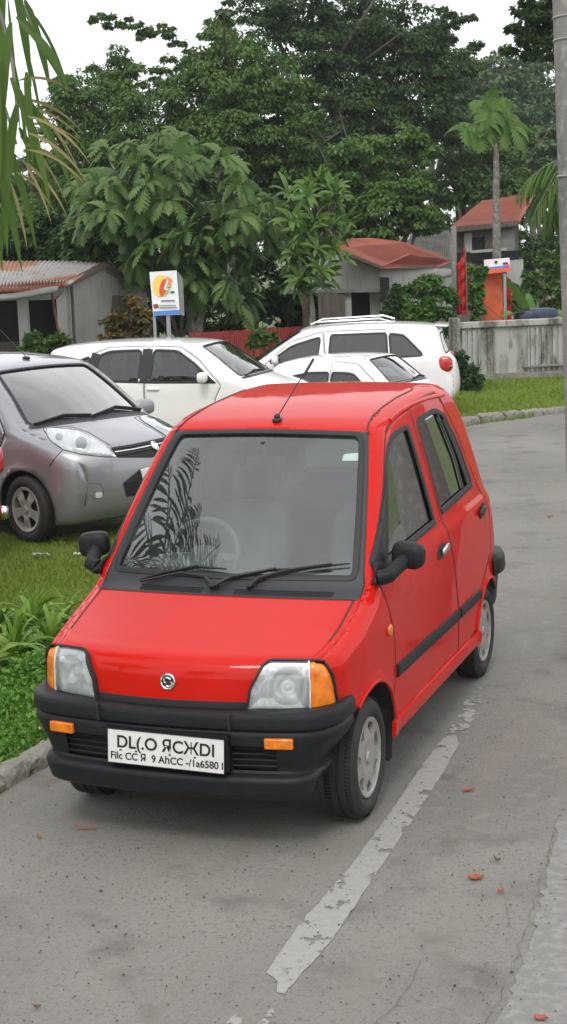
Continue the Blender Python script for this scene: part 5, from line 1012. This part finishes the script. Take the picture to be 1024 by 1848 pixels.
    # concrete pole at the right edge
    p = pd(1085, 1160, 9.2); q = pd(1044, -200, 9.2); mb = MB(); zz = np.linspace(0, 1.3, 26); mb.tube([p.lerp(q, t) for t in zz], [.170]*26, 28); r = mb.build('utility_pole', MG['pole']); tag(r, 'tall weathered concrete pole at the right edge of the photo', 'pole')
    for t in (.62, .80, .83):
        c = p.lerp(q, t); MB().tube([(c.x+.171*math.cos(a), c.y+.171*math.sin(a), c.z) for a in np.linspace(0, 2*math.pi, 28, endpoint=False)], .007, 6, closed=True).build('pole_band', MG['metal'], r)
# ------------------------------------------------------------------ trees and plants
def rosette_tree(name, label, px, depth, spots, fn, leaf, L_, n, trunk_pts, seed, wid, droop, base=None, r0=.07, cat='tree', spread=(.35, 1.3), group=None):
    """spots: (px, py, depth shift, axis tilt) of leaf rosettes"""
    g = np.random.default_rng(seed); f = pd(px, 447, depth); bz = zg(f) if base is None else base; root = empty(name, (f.x, f.y, bz)); tag(root, label, cat, group); o = np.array((f.x, f.y, bz)); Vs = []; Ts = []; tips = []
    for (x, y, dd) in spots:
        c = np.array(pd(x, y, depth+dd))-o; tips.append(c); ax = unit(np.array([-FW.x, -FW.y, 0])*g.uniform(.1, .8)+np.array([g.normal(0, .45), 0, g.uniform(.3, .9)])); rosette(Vs, Ts, c, ax, n+g.integers(-1, 2), L_*g.uniform(.8, 1.15), fn, g, spread, wid=wid, droop=droop)
    k = 6 if fn is lobed_leaf else 4; V = np.array(Vs); raw_mesh('crown', V, np.arange(len(V)).reshape(-1, k), leaf, root, np.array(Ts) if len(Ts) == len(V)//k else np.repeat(Ts, 1))
    mb = MB()
    for tp in trunk_pts: mb.tube([Vector(np.array(pd(x, y, depth+dd))-o) if y is not None else Vector((np.array(pd(x, 447, depth))-o)[0:1].tolist()+[0, 0]) for x, y, dd in tp], np.linspace(r0, r0*.35, len(tp)), 7)
    tr = mb.build('trunk', MG['palmbark'], root); g2 = np.random.default_rng(seed+5); mb = MB()
    ends = [np.array(pd(tp[-1][0], tp[-1][1], depth+tp[-1][2]))-o for tp in trunk_pts]
    for t in tips:
        e = min(ends, key=lambda q: np.linalg.norm(q-t)); m_ = (e+t)/2+g2.normal(0, .1, 3); mb.tube([e, m_, t], [.03, .022, .012], 5)
    mb.build('branch', MG['palmbark'], root); return root
def frond(g, Vs, Ts, P, D, L_, leafL, leafW, n=26, droop=1.2, hang=.8, tint=None, rach=None, mbr=None):
    """palm frond: arching rachis with hanging leaflets"""
    d = unit(np.array(D, float)); p = np.array(P, float); pts = []
    for i in range(n+1): pts.append(p.copy()); p = p+d*L_/n; d = unit(d+np.array([0, 0, -droop/n]))
    for i in range(2, n+1):
        t = i/n; dd = unit(pts[i]-pts[i-1]); S = unit(np.cross(dd, [0, 0, 1])); 
        for sg in (1, -1):
            D2 = unit(S*sg*g.uniform(.6, 1)+dd*g.uniform(.3, .8)-np.array([0, 0, hang*g.uniform(.5, 1.3)])); N = unit(np.array([0, 0, 1])+S*sg*.3-D2*D2[2]); l = leafL*(math.sin(math.pi*min(1, t*.8+.18))**.6)*g.uniform(.8, 1.15); long_leaf(Vs, Ts, pts[i], D2, N, l, leafW/leafL, droop=.9, g=g, k=4, fold=.1, tint=tint if tint is not None else g.uniform(0, 1))
    if mbr is not None: mbr.tube([Vector(q) for q in pts], np.linspace(.02, .005, n+1)*L_/1.6, 5)
if not globals().get('SKIP_TREES'):
    GB = 'trees massed behind the houses'
    tree('tree', 'tall pale green tree with airy top at the left, above the tin roof', 200, 40, [(150, 200, 75, 0), (215, 150, 60, 1), (120, 260, 60, 1), (250, 230, 80, -1), (180, 290, 90, 0), (130, 350, 80, 1), (250, 330, 90, 0), (110, 160, 40, 2), (290, 150, 45, 1), (190, 400, 95, 1), (330, 110, 30, 0), (325, 88, 19, 0), (312, 68, 17, 0), (298, 54, 15, 0), (280, 52, 17, 0), (262, 56, 19, 0), (240, 48, 19, 0), (222, 44, 16, 0), (202, 40, 17, 0), (184, 34, 15, 0), (168, 30, 11, 0)], LF['mid'], 430, 66000, .115, .2, 11, GB, flat_=.85, zf=.72, shell=.35, droop=.7)
    tree('tree', 'broad feathery green tree rising in the centre left of the mass', 430, 37, [(400, 120, 85, 0), (470, 170, 80, -1), (350, 190, 75, 0), (430, 240, 95, -1), (510, 260, 75, -1), (330, 280, 80, 0), (540, 180, 50, 0), (400, 60, 40, 1), (470, 350, 90, 0), (380, 380, 95, 0), (540, 340, 60, 0)], LF['mid'], 430, 72000, .115, .22, 12, GB, flat_=.85, zf=.72, shell=.35, droop=.7)
    tree('tree', 'huge dark tree with sky showing through its crown, top centre', 640, 44, [(480, 30, 70, 0), (560, 20, 80, 0), (640, 40, 80, 1), (720, 60, 80, 0), (780, 110, 70, 0), (560, 110, 85, 0), (660, 140, 95, 1), (750, 180, 80, 0), (620, 220, 90, 0), (700, 260, 90, 0), (790, 240, 60, 1), (570, 290, 80, 1), (840, 60, 32, 0), (815, 30, 25, 0), (640, 330, 90, 1), (420, 15, 30, 0), (810, 180, 45, 0)], LF['dark'], 620, 84000, .13, .30, 13, GB, flat_=.8, zf=.68, shell=.35, droop=.6)
    tree('tree', 'mid green tree with layered clumps in front of the huge dark tree', 680, 35, [(660, 300, 60, 0), (720, 330, 60, 0), (620, 350, 50, 0), (690, 380, 60, 0), (740, 270, 45, 0), (600, 300, 35, 0), (760, 390, 40, 0), (560, 240, 40, 0), (580, 400, 55, 1)], LF['light'], 260, 34000, .115, .13, 14, GB, flat_=.7, zf=.65, droop=.6)
    tree('tree', 'yellowish green loose tree right of the huge dark tree', 850, 46, [(830, 250, 55, 0), (870, 300, 60, 0), (820, 330, 50, 0), (900, 340, 60, 0), (850, 380, 60, 0), (960, 320, 50, 0), (790, 370, 40, 0), (920, 250, 45, 1)], LF['mid'], 190, 20000, .13, .16, 15, GB, flat_=.85, zf=.72, droop=.6)
    tree('tree', 'dark branch crown against the sky at the top right', 1120, 30, [(945, 30, 34, 0), (985, 60, 34, 0), (925, 75, 22, 0), (990, 15, 34, 0), (960, 90, 20, 0), (1040, 60, 70, 0)], LF['dark'], 110, 6500, .15, .07, 16, None, flat_=.6, nf=(5, 6))
    far = []
    for k, (px, py, rr, dp, lf) in enumerate([(880, 150, 75, 75, 'far'), (960, 190, 80, 78, 'far'), (900, 240, 80, 70, 'far'), (1010, 150, 80, 84, 'far'), (830, 130, 50, 85, 'far'), (980, 280, 70, 66, 'far'), (860, 200, 70, 80, 'mid'), (930, 130, 45, 92, 'far'), (780, 60, 30, 90, 'far'), (1060, 260, 90, 66, 'far'), (60, 330, 70, 60, 'far'), (20, 420, 80, 52, 'mid'), (-60, 300, 90, 62, 'far')]):
        r_ = tree('tree', '', px, dp, [(px, py, rr, 0), (px-rr*.5, py+rr*.5, rr*.7, 0), (px+rr*.5, py+rr*.45, rr*.7, 1), (px, py+rr*1.1, rr*.9, 1)], LF[lf], 110, 7000, .30, .2, 20+k, 'far trees on the hillside', flat_=.6); far.append(r_)
    for r_, l in zip(far, ['rounded hazy tree on the far hillside below the sky gap', 'broad hazy tree on the far hillside beside the concrete pole', 'lower hazy tree on the hillside above the papaya tree', 'hillside tree cut by the right edge near the pole top', 'small hazy treetop just right of the huge dark tree', 'hazy tree above the hanging palm fronds at the right', 'greener tree on the hillside between the hazy ones', 'highest small hazy treetop on the ridge', 'thin treetop peeping over the huge dark tree', 'tree beyond the right edge behind the palm', 'far tree seen between the hanging palm leaves, upper left', 'far tree just above the rusty tin roof', 'far tree beyond the left edge of the photo']): r_['label'] = l
    # dark undergrowth below the crowns
    for k, (l, px, dp, bl) in enumerate([('dark shrub thicket under the broad-leaved tree', 400, 30.5, [(340, 520, 60, 0), (410, 480, 60, 0), (470, 520, 60, 0), (520, 470, 50, 0), (380, 580, 60, 0), (460, 590, 60, 0), (540, 560, 45, 0)]), ('dark leafy shrub mass between left house and sign board', 240, 30, [(160, 440, 55, 0), (230, 470, 55, 0), (290, 520, 60, 0), (110, 450, 45, 1), (270, 580, 50, 0)]), ('dark bush mass behind the red sheet roof', 600, 36, [(560, 440, 55, 0), (620, 420, 45, 0), (580, 480, 50, 0)]), ('dark bush above the left house roof edge', 60, 31, [(40, 440, 50, 0), (90, 420, 45, 0), (0, 440, 50, 0), (-50, 440, 50, 0)]), ('dark bush between the two red roofed houses', 800, 44, [(780, 430, 45, 0), (740, 400, 40, 0), (835, 440, 50, 0), (900, 420, 60, 0), (960, 450, 60, 0)])]):
        tree('bush', l, px, dp, bl, LF['dark'], 120, 9000, .15, .06, 50+k, 'dark undergrowth', cat='bush')
    # broad-leaved tree
    g = np.random.default_rng(5); sp = []
    for (cx, cy, rx, ry, n_) in ((290, 330, 150, 75, 52), (330, 430, 120, 80, 50), (430, 400, 75, 70, 28), (215, 380, 70, 50, 18), (400, 520, 60, 45, 14), (310, 280, 80, 40, 14)):
        for _ in range(n_):
            a, q = g.uniform(0, 6.28), math.sqrt(g.uniform(0, 1)); sp.append((cx+rx*q*math.cos(a), cy+ry*q*math.sin(a), g.uniform(-1.0, 1.6)-(1-q)*.6))
    rosette_tree('breadfruit_tree', 'tree with large drooping lobed leaves, standing behind the sign board', 355, 26, sp, lobed_leaf, LF['broad'], .42, 9, [[(352, 640, 0), (352, 590, 0), (340, 540, .1), (350, 480, 0), (330, 400, .2)], [(358, 640, 0), (360, 580, 0), (375, 530, 0), (390, 470, .1), (400, 400, .2)], [(350, 640, 0), (346, 570, .2), (332, 530, .2), (300, 470, .2), (270, 380, .2)]], 3, .36, 1.45, r0=.085, spread=(.4, 1.5))
    tree('bush', 'leafy filler crown added inside the tree with large lobed leaves', 330, 28.5, [(300, 340, 85, 0), (400, 400, 75, 0), (230, 400, 70, 0), (340, 450, 80, 0), (160, 420, 50, 0)], LF['broad'], 130, 9000, .22, .06, 61, 'dark undergrowth', cat='bush')  # added filler crown that closes gaps in the breadfruit tree, no separate bush
    sp = [(g.uniform(520, 625), g.uniform(350, 500), g.uniform(-.5, .6)) for _ in range(46)]+[(g.uniform(535, 590), g.uniform(500, 530), g.uniform(-.3, .3)) for _ in range(8)]+[(g.uniform(560, 600), g.uniform(335, 360), 0) for _ in range(8)]
    rosette_tree('young_tree', 'slim young tree with long drooping leaves beside the red sheet roof', 563, 25, sp, long_leaf, LF['mango'], .34, 9, [[(560, 640, 0), (563, 560, 0), (560, 500, 0), (575, 400, 0)], [(566, 640, .1), (566, 560, .1), (556, 500, 0), (545, 420, 0)]], 8, .24, 1.1, r0=.045)
    rosette_tree('papaya_tree', 'papaya tree with a thin trunk rising over the right house', 893, 33, [(880, 200, 0), (905, 210, .2), (870, 225, 0), (920, 230, 0), (893, 190, .1), (845, 235, 0)], lobed_leaf, LF['light'], .55, 8, [[(897, 640, 0), (897, 450, 0), (896, 350, 0), (896, 260, 0), (890, 205, 0)]], 9, .5, 1.6, r0=.11, spread=(.5, 1.6))
    # hedge, vine, bushes near the wall
    def leafy(name, label, px, depth, bl, leaf, npf, nl, size, seed, cat='bush', base=None, group=None, zf=.9): return tree(name, label, px, depth, bl, leaf, npf, nl, size, .035, seed, group, cat, zf=zf, base=base, flat_=.9, shell=.5)
    leafy('hedge_bush', 'bright green leafy hedge bush left of the flag pole', 770, 28.2, [(745, 535, 28, 0), (775, 525, 28, 0), (800, 545, 26, 0), (760, 565, 28, 0), (795, 580, 26, 0), (735, 575, 22, 0), (770, 590, 30, 0)], LF['hedge'], 110, 9000, .085, 31)
    leafy('climbing_plant', 'bright climbing plant between the red banner and the orange pillar', 858, 29, [(857, 495, 14, 0), (860, 525, 15, 0), (855, 545, 14, 0), (862, 560, 12, 0), (868, 485, 9, 0)], LF['hedge'], 50, 3200, .085, 32, 'plant')
    leafy('creeper', 'dark creeper on the house wall behind the estate car', 712, 27.5, [(712, 540, 16, 0), (708, 570, 18, 0), (716, 520, 10, 0)], LF['dark'], 40, 2500, .08, 33, 'plant')
    leafy('croton_bush', 'dark bush with yellow and orange leaves against the left house', 235, 24, [(215, 585, 24, 0), (245, 575, 24, 0), (260, 600, 22, 0), (205, 610, 20, 0), (238, 548, 14, 0)], LF['croton'], 70, 2800, .08, 34)
    leafy('shrub', 'small shrub in front of the red fence', 473, 23.6, [(470, 612, 14, 0), (490, 606, 10, 0), (455, 616, 9, 0)], LF['mid'], 30, 1500, .07, 35)
    leafy('shrub', 'dark shrub at the foot of the wall beside the estate tail lamp', 845, 25.6, [(840, 665, 16, 0), (850, 685, 18, 0), (842, 700, 16, 0), (834, 645, 11, 0), (848, 705, 14, -.2)], LF['dark'], 60, 4200, .07, 36, base=0.)
    leafy('shrub', 'green bush behind the blue tank near the right edge', 970, 33, [(940, 520, 26, 0), (975, 500, 30, 0), (1010, 530, 30, 0), (950, 550, 24, 0), (995, 480, 26, 0), (920, 545, 14, 0)], LF['mid'], 80, 6000, .10, 38)
    def strap_plant(name, label, px, py, n, L_, wid, leaf, seed, droop=1.3, spread=(.1, 1.2), lift=0, group=None, depth=None, zz=None):
        p = pxy(px, py) if depth is None else pd(px, py, depth); g = np.random.default_rng(seed); root = empty(name, (p.x, p.y, (0 if depth is None else zg(p)) if zz is None else zz)); tag(root, label, 'plant', group); Vs = []; Ts = []
        rosette(Vs, Ts, (0, 0, lift), (g.normal(0, .1), g.normal(0, .1), 1), n, L_, long_leaf, g, spread, wid=wid, droop=droop, k=6); V = np.array(Vs); raw_mesh('leaves', V, np.arange(len(V)).reshape(-1, 4), leaf, root, Ts)
        MB().tube([(0, 0, -.05), (0, 0, max(.05, lift+.02))], .02, 6).build('stem', MG['palmbark'], root); return root
    strap_plant('grass_plant', 'arching grassy plant at the wall foot behind the estate car', 862, 700, 26, .5, .055, LF['strap'], 71, 1.9)
    strap_plant('agave', 'long striped strap plant in the bed before the left house', 75, 620, 30, 1.0, .06, LF['strap'], 72, 1.5, depth=22.2, zz=-.95); strap_plant('agave', 'smaller strap plant left of the long striped one', 5, 600, 22, .8, .05, LF['dry'], 73, 1.4, depth=22, zz=-.8)
    leafy('shrub', 'green shrub under the left house windows', 95, 22.6, [(70, 625, 22, 0), (105, 620, 20, 0), (50, 620, 16, 0)], LF['mid'], 45, 2500, .07, 37)
    strap_plant('banana_plant', 'banana plant with broad leaves right of the orange pillar', 960, 560, 9, 1.3, .2, LF['hedge'], 74, 1.4, (.2, 1.1), .4, depth=30, zz=.1)
    # palm at the right edge
    p = pd(1085, 300, 17); root = empty('palm_tree', (p.x, p.y, 0)); tag(root, 'palm with drooping fronds in front of the right house', 'palm tree'); g = np.random.default_rng(41); Vs = []; Ts = []; mbr = MB(); top = np.array((0, 0, p.z))
    for k in range(15): a = 2*math.pi*k/15+g.normal(0, .15); e = g.uniform(-.1, .8); frond(g, Vs, Ts, top, (math.cos(a), math.sin(a), e), g.uniform(.9, 1.25), .42, .035, 24, 1.9, 1.0, mbr=mbr)
    V = np.array(Vs); raw_mesh('frond_leaflets', V, np.arange(len(V)).reshape(-1, 4), LF['frond'], root, Ts); mbr.build('frond_stems', MG['palmbark'], root); MB().tube([(.3, .2, -.1), (.2, .1, 1.2), (0, 0, p.z)], [.13, .11, .09], 10).build('trunk', MG['palmbark'], root)
    # palm hanging in at the top left, close to the camera
    p = pd(-60, -60, 5.6); root = empty('palm_tree', (p.x-.3, p.y+.1, 0)); tag(root, 'near palm whose long leaves hang into the top left corner', 'palm tree'); g = np.random.default_rng(42); Vs = []; Ts = []; Vd = []; Td = []; mbr = MB(); o = np.array(root.location)
    for (px, py, L_, wd, tl, dry) in [(8, -30, .42, .040, .0, 0), (25, -40, .36, .038, .2, 0), (-5, 130, .50, .042, .1, 0), (20, 140, .44, .040, .35, 0), (30, 190, .46, .040, -.1, 0), (-10, 230, .46, .044, .2, 0), (10, 250, .40, .036, .3, 0), (38, 170, .38, .034, .5, 0), (45, 0, .34, .034, .3, 0), (60, 60, .22, .03, .6, 0), (0, 60, .36, .04, -.2, 0), (35, 230, .26, .03, .4, 0), (-15, 60, .45, .045, .1, 0), (20, 40, .40, .038, -.1, 0), (48, 130, .30, .03, .15, 0), (5, 180, .5, .036, .0, 0), (30, 30, .3, .034, .8, 0),
                                      (45, 180, .24, .014, 1.0, 1), (50, 210, .26, .014, 1.1, 1), (52, 240, .26, .014, .9, 1), (50, 270, .24, .012, 1.2, 1), (40, 290, .24, .014, .8, 1), (48, 225, .22, .012, 1.4, 1), (40, 250, .28, .014, .7, 1), (35, 145, .2, .014, 1.6, 1), (30, 310, .2, .012, .8, 1), (20, 330, .22, .012, .3, 1), (44, 195, .25, .012, 1.25, 1), (46, 262, .22, .012, 1.0, 1), (15, 0, .5, .018, .05, 0), (40, 60, .4, .016, .3, 0), (-5, 300, .34, .03, .1, 0), (55, 20, .3, .014, .5, 0), (28, 120, .5, .014, .15, 0), (12, 320, .3, .02, -.1, 0), (-20, 330, .3, .03, .2, 0), (48, 300, .2, .01, .5, 1), (30, 170, .3, .01, .9, 1), (55, 190, .3, .01, .8, 1)]:
        P = np.array(pd(px, py, 5.2+g.normal(0, .22)))-o; D = unit(np.array(RT)*math.sin(tl)*.9-np.array(UP)*math.cos(tl)*.8+np.array([0, 0, .15*tl])+g.normal(0, .06, 3)); N = unit(-np.array(FW)+g.normal(0, .35, 3)+np.array([0, 0, .3]))
        Vs = []; Ts = []; long_leaf(Vs, Ts, P, D, N, L_, wd/L_*.78, droop=1.1, g=g, k=8, fold=.12, prof=lambda t: min(1, t*5+.35)*(1-max(0, t-.55)/.46)**.8)
        V = np.array(Vs); raw_mesh('leaflet', V, np.arange(len(V)).reshape(-1, 4), LF['dry' if dry else 'frond'], root, Ts)
    mb = MB(); L0 = lambda *q: Vector(np.array(pd(*q))-o)
    for a, b, c in (((-90, -60, 5.4), (20, -60, 5.2), (32, 220, 5.2)), ((-120, 60, 5.4), (-30, 40, 5.3), (30, 260, 5.25)), ((-90, -80, 5.4), (40, -50, 5.3), (62, 70, 5.3))): A_, B_, C_ = L0(*a), L0(*b), L0(*c); mb.tube([A_*(1-t)**2+B_*2*t*(1-t)+C_*t*t for t in np.linspace(0, 1, 10)], np.linspace(.012, .004, 10), 6)
    mb.build('frond_stems', MG['palmbark'], root); MB().tube([(-2.7, 0, -.1), (-2.8, 0, 1.5), (-2.85, 0, 3.4), (-3.15, .1, 5.3)], [.15, .13, .11, .09], 12).build('trunk', MG['palmbark'], root)
    Vs = []; Ts = []; mbr = MB()
    for k in range(16): a = 2*math.pi*k/16+g.normal(0, .15); frond(g, Vs, Ts, (-3.15, .1, 5.3), (math.cos(a), math.sin(a), g.uniform(.2, .9)), g.uniform(1.9, 2.4), .55, .05, 30, 1.2, .6, mbr=mbr)
    V = np.array(Vs); raw_mesh('crown', V, np.arange(len(V)).reshape(-1, 4), LF['frond'], root, Ts); mbr.build('crown_stems', MG['palmbark'], root)
    # plants in the near bed at the left
    GP = 'strap-leaved plants in the near flower bed'
    for k, (px, py, n_, L_, l) in enumerate([(30, 1205, 44, .29, 'large bright strap-leaved plant at the left edge of the bed'), (95, 1190, 40, .26, 'strap-leaved plant touching the red car side of the bed'), (60, 1150, 40, .30, 'tallest strap-leaved plant at the back middle of the bed'), (5, 1150, 36, .27, 'strap-leaved plant cut by the left edge behind the large one'), (120, 1135, 30, .22, 'small strap-leaved plant at the back near the red bonnet'), (-20, 1230, 36, .3, 'strap-leaved plant mostly outside the left edge')]): strap_plant('strap_leaved_plant', l, px, py, n_, L_, .13, LF['strap'], 80+k, 1.8, (.05, 1.35), .06, GP)
    g = np.random.default_rng(9); Vs = []; qs = []; tn = []; N_ = 15000
    pl = np.array([tuple(pxy(*q))[:2] for q in [(-60, 1180), (60, 1150), (160, 1130), (175, 1250), (115, 1360), (60, 1390), (0, 1418), (-60, 1450)]]); lo, hi = pl.min(0), pl.max(0); P = g.uniform(lo, hi, (N_*2, 2)); P = P[inpoly(P, pl)][:N_]; hgt = .03+.10*np.abs(np.sin(P[:, 0]*5+1)*np.cos(P[:, 1]*4))+g.uniform(0, .07, len(P)); d_, _, _ = dpoly(P, pl); hgt *= np.clip(d_/.25, .25, 1); P3 = np.column_stack([P, hgt*g.uniform(.2, 1, len(P))]); D = unit(g.normal(size=(len(P), 3))+[0, 0, .3]); N = unit(g.normal(size=(len(P), 3))*.5+[0, 0, 1]); L_ = g.uniform(.02, .055, len(P)); V, q = leaf_quads(P3, D, N, L_, L_*.5); tag(raw_mesh('ground_cover', V, q, LF['weed'], None, g.uniform(0, 1, len(q))), kind='stuff')
    def blades(name, poly_px, n_, h_, w_, seed, leaf=LF['grass']):
        g = np.random.default_rng(seed); pl = np.array([tuple(pxy(*q))[:2] for q in poly_px]) ; lo, hi = pl.min(0), pl.max(0); P = g.uniform(lo, hi, (n_*3, 2)); P = P[inpoly(P, pl)]; dens = np.sin(P[:, 0]*2.3+1)*np.cos(P[:, 1]*1.7)+g.normal(0, .7, len(P)); P = P[dens > -1.0][:n_]; m_ = len(P); a = g.uniform(0, 6.28, m_); h1 = h_*g.uniform(.5, 1.4, m_)*(1+.4*np.sin(P[:, 0]*3)*np.sin(P[:, 1]*2.1)); ln = g.normal(0, .45, (m_, 2))*h1[:, None]
        base = np.column_stack([P, terr(P[:, 0], P[:, 1])-.012]); s_ = np.column_stack([np.cos(a), np.sin(a), np.zeros(m_)])*(w_*g.uniform(.6, 1.3, m_))[:, None]; mid_ = base+np.column_stack([ln*.35, h1*.6]); tip = base+np.column_stack([ln, h1]); V = np.stack([base-s_, base+s_, mid_+s_*.7, tip, mid_-s_*.7], 1).reshape(-1, 3); tag(raw_mesh(name, V, np.arange(len(V)).reshape(-1, 5), leaf, None, g.uniform(0, 1, m_)), kind='stuff')
    blades('grass', [(-80, 960), (60, 975), (230, 960), (420, 900), (340, 1100), (170, 1330), (112, 1366), (60, 1392), (0, 1436), (-90, 1480)], 70000, .05, .0035, 91)
    blades('grass', [(640, 745), (680, 700), (820, 692), (1030, 680), (1060, 735), (1012, 743), (940, 757), (842, 767), (780, 800)], 45000, .06, .006, 92)
    blades('grass', [(-80, 860), (300, 850), (500, 800), (640, 745), (680, 700), (560, 715), (0, 800)], 25000, .05, .006, 93)
    # trees behind the camera, mirrored in the paint and glass only
    for k, (x, y, h_, l) in enumerate([(-9, -9, 7, 'tree standing left of the camera, seen only as a reflection'), (-3, -17, 8, 'tall tree behind the camera, seen only as a reflection'), (7, -18, 8, 'wide tree behind the camera at the right, seen only as a reflection'), (13, -6, 7, 'tree right of the camera, seen only as a reflection'), (-9, 1.5, 6.5, 'tree left of the red car beyond the bed, seen only as a reflection')]):
        root = empty('tree', (x, y, 0)); tag(root, l, 'tree', 'trees around the camera'); bl = [((dx, dy, h_*z), (1.7, 1.7, 1.5)) for dx, dy, z in ((0, 0, .8), (1.5, .5, .62), (-1.5, -.3, .6), (.2, 1.4, .58), (-.1, -1.5, .62))]; V, q, tn = puff_leaves(bl, 60, 3500, .3, 100+k); raw_mesh('crown', V, q, LF['mid'], root, tn); trunk_mesh('trunk', (0, 0, 0), [c for c, r in bl], .16, MG['bark'], root, k)
# ------------------------------------------------------------------ litter on the concrete
def chip(label, px, py, l, w_, rot, m, curl=.003, name='fallen_leaf'):
    p = pxy(px, py, .007); g = np.random.default_rng(int(px)); q = catmull([(-l/2, 0), (-l*.2, w_*.5), (l*.25, w_*.45), (l/2, 0), (l*.2, -w_*.5), (-l*.25, -w_*.45), (-l/2, 0)], 3)[:-1]; q = q+g.normal(0, w_*.11, q.shape); n = len(q); V = [(x, y, curl*(abs(x)/l*2)**2+.003) for x, y in q]+[(0, 0, .001)]+[(x, y, curl*(abs(x)/l*2)**2+.0075) for x, y in q]+[(0, 0, .006)]; Fc = [(i, (i+1) % n, n) for i in range(n)]+[(n+1+(i+1) % n, n+1+i, 2*n+1) for i in range(n)]+[(i, n+1+i, n+1+(i+1) % n, (i+1) % n) for i in range(n)]
    o = obj(name, V, Fc, m, None, 30); o.location = p; o.rotation_euler = (0, 0, rot); return tag(o, label, 'leaf', 'fallen leaves on the concrete')
ML = mat('dry_orange_leaf', (.40, .105, .05), .8, noise=(60, (.24, .07, .035), .4, .7)); MLB = mat('dry_brown_leaf', (.14, .07, .04), .8)
chip('small rusty orange leaf on the concrete right of the white line', 845, 1426, .060, .018, .35, ML); chip('largest orange leaf, squarish, on the concrete below the others', 858, 1584, .062, .042, .2, ML); chip('tiny orange leaf just right of the squarish one', 903, 1609, .026, .013, -.5, ML); chip('tiny orange leaf near the left kerb', 71, 1511, .030, .014, -.6, ML); chip('thin curled red leaf strip in front of the car bumper', 155, 1496, .095, .009, .3, ML, .012)
chip('small orange leaf on the far road beside the right pole', 992, 932, .05, .03, .3, ML); chip('brown curled twig above the squarish orange leaf', 897, 1553, .05, .008, -.8, MLB, .012); chip('brown leaf near the bottom right corner', 975, 1838, .05, .028, .3, ML); chip('dark leaf crumb near the bottom left', 67, 1818, .022, .012, .3, MLB)
g = np.random.default_rng(17); mb = MB()
for k in range(1500):
    x, y = g.uniform(-20, 1030), g.uniform(1250, 1850)
    p = pxy(x, y, .006)
    if p.x < -.95: continue
    s_ = g.uniform(.0015, .0045)*(1.6 if g.random() < .08 else 1); mb.blob(p, (s_*g.uniform(1, 2.4), s_*g.uniform(1, 2), s_), 2, Matrix.Rotation(g.uniform(0, 3), 3, 'Z'), 3, int(g.random() < .45))
o = mb.build('grit', [M['liner'], MG['pave']], None, 0); tag(o, kind='stuff')
def litter(label, px, py, s_, m):
    p = pxy(px, py, .05); g = np.random.default_rng(int(px)); V = [(g.normal(0, 1)*s_*a, math.sin(i)*s_*.35, g.uniform(0, .02)) for i, a in enumerate(np.linspace(-1, 1, 8))]; V = [(x*s_/4-s_, y+dy, .02+g.uniform(0, .025)) for x in range(9) for y, dy in ((-s_*.3, g.normal(0, .01)), (0, 0), (s_*.3, g.normal(0, .01)))]; Fc = [(i*3+j, i*3+j+1, i*3+j+4, i*3+j+3) for i in range(8) for j in range(2)]
    o = obj('plastic_litter', V, Fc, m, None, 60, solid=.002); o.location = (p.x, p.y, .02); return tag(o, label, 'litter')
litter('crumpled pale plastic scrap on the grass by the grey car wheel', 75, 1000, .08, MG['metal']); litter('flat white scrap on the grass nearer the red car', 140, 1000, .04, M['plate']); litter('white scrap in the weeds by the front bumper', 75, 1315, .035, M['plate'])

hz = bpy.data.materials.new('haze_air'); hz.use_nodes = True; n = hz.node_tree; n.nodes.clear(); o_ = n.nodes.new('ShaderNodeOutputMaterial'); v_ = n.nodes.new('ShaderNodeVolumePrincipled'); v_.inputs['Color'].default_value = (.90, .94, 1, 1); v_.inputs['Density'].default_value = .0006; v_.inputs['Anisotropy'].default_value = .2; n.links.new(v_.outputs[0], o_.inputs['Volume'])
if not globals().get('SKIP_HAZE'): tag(MB().box((-8, 52, 13.5), (150, 180, 33)).build('haze', hz, None, 0), kind='stuff')
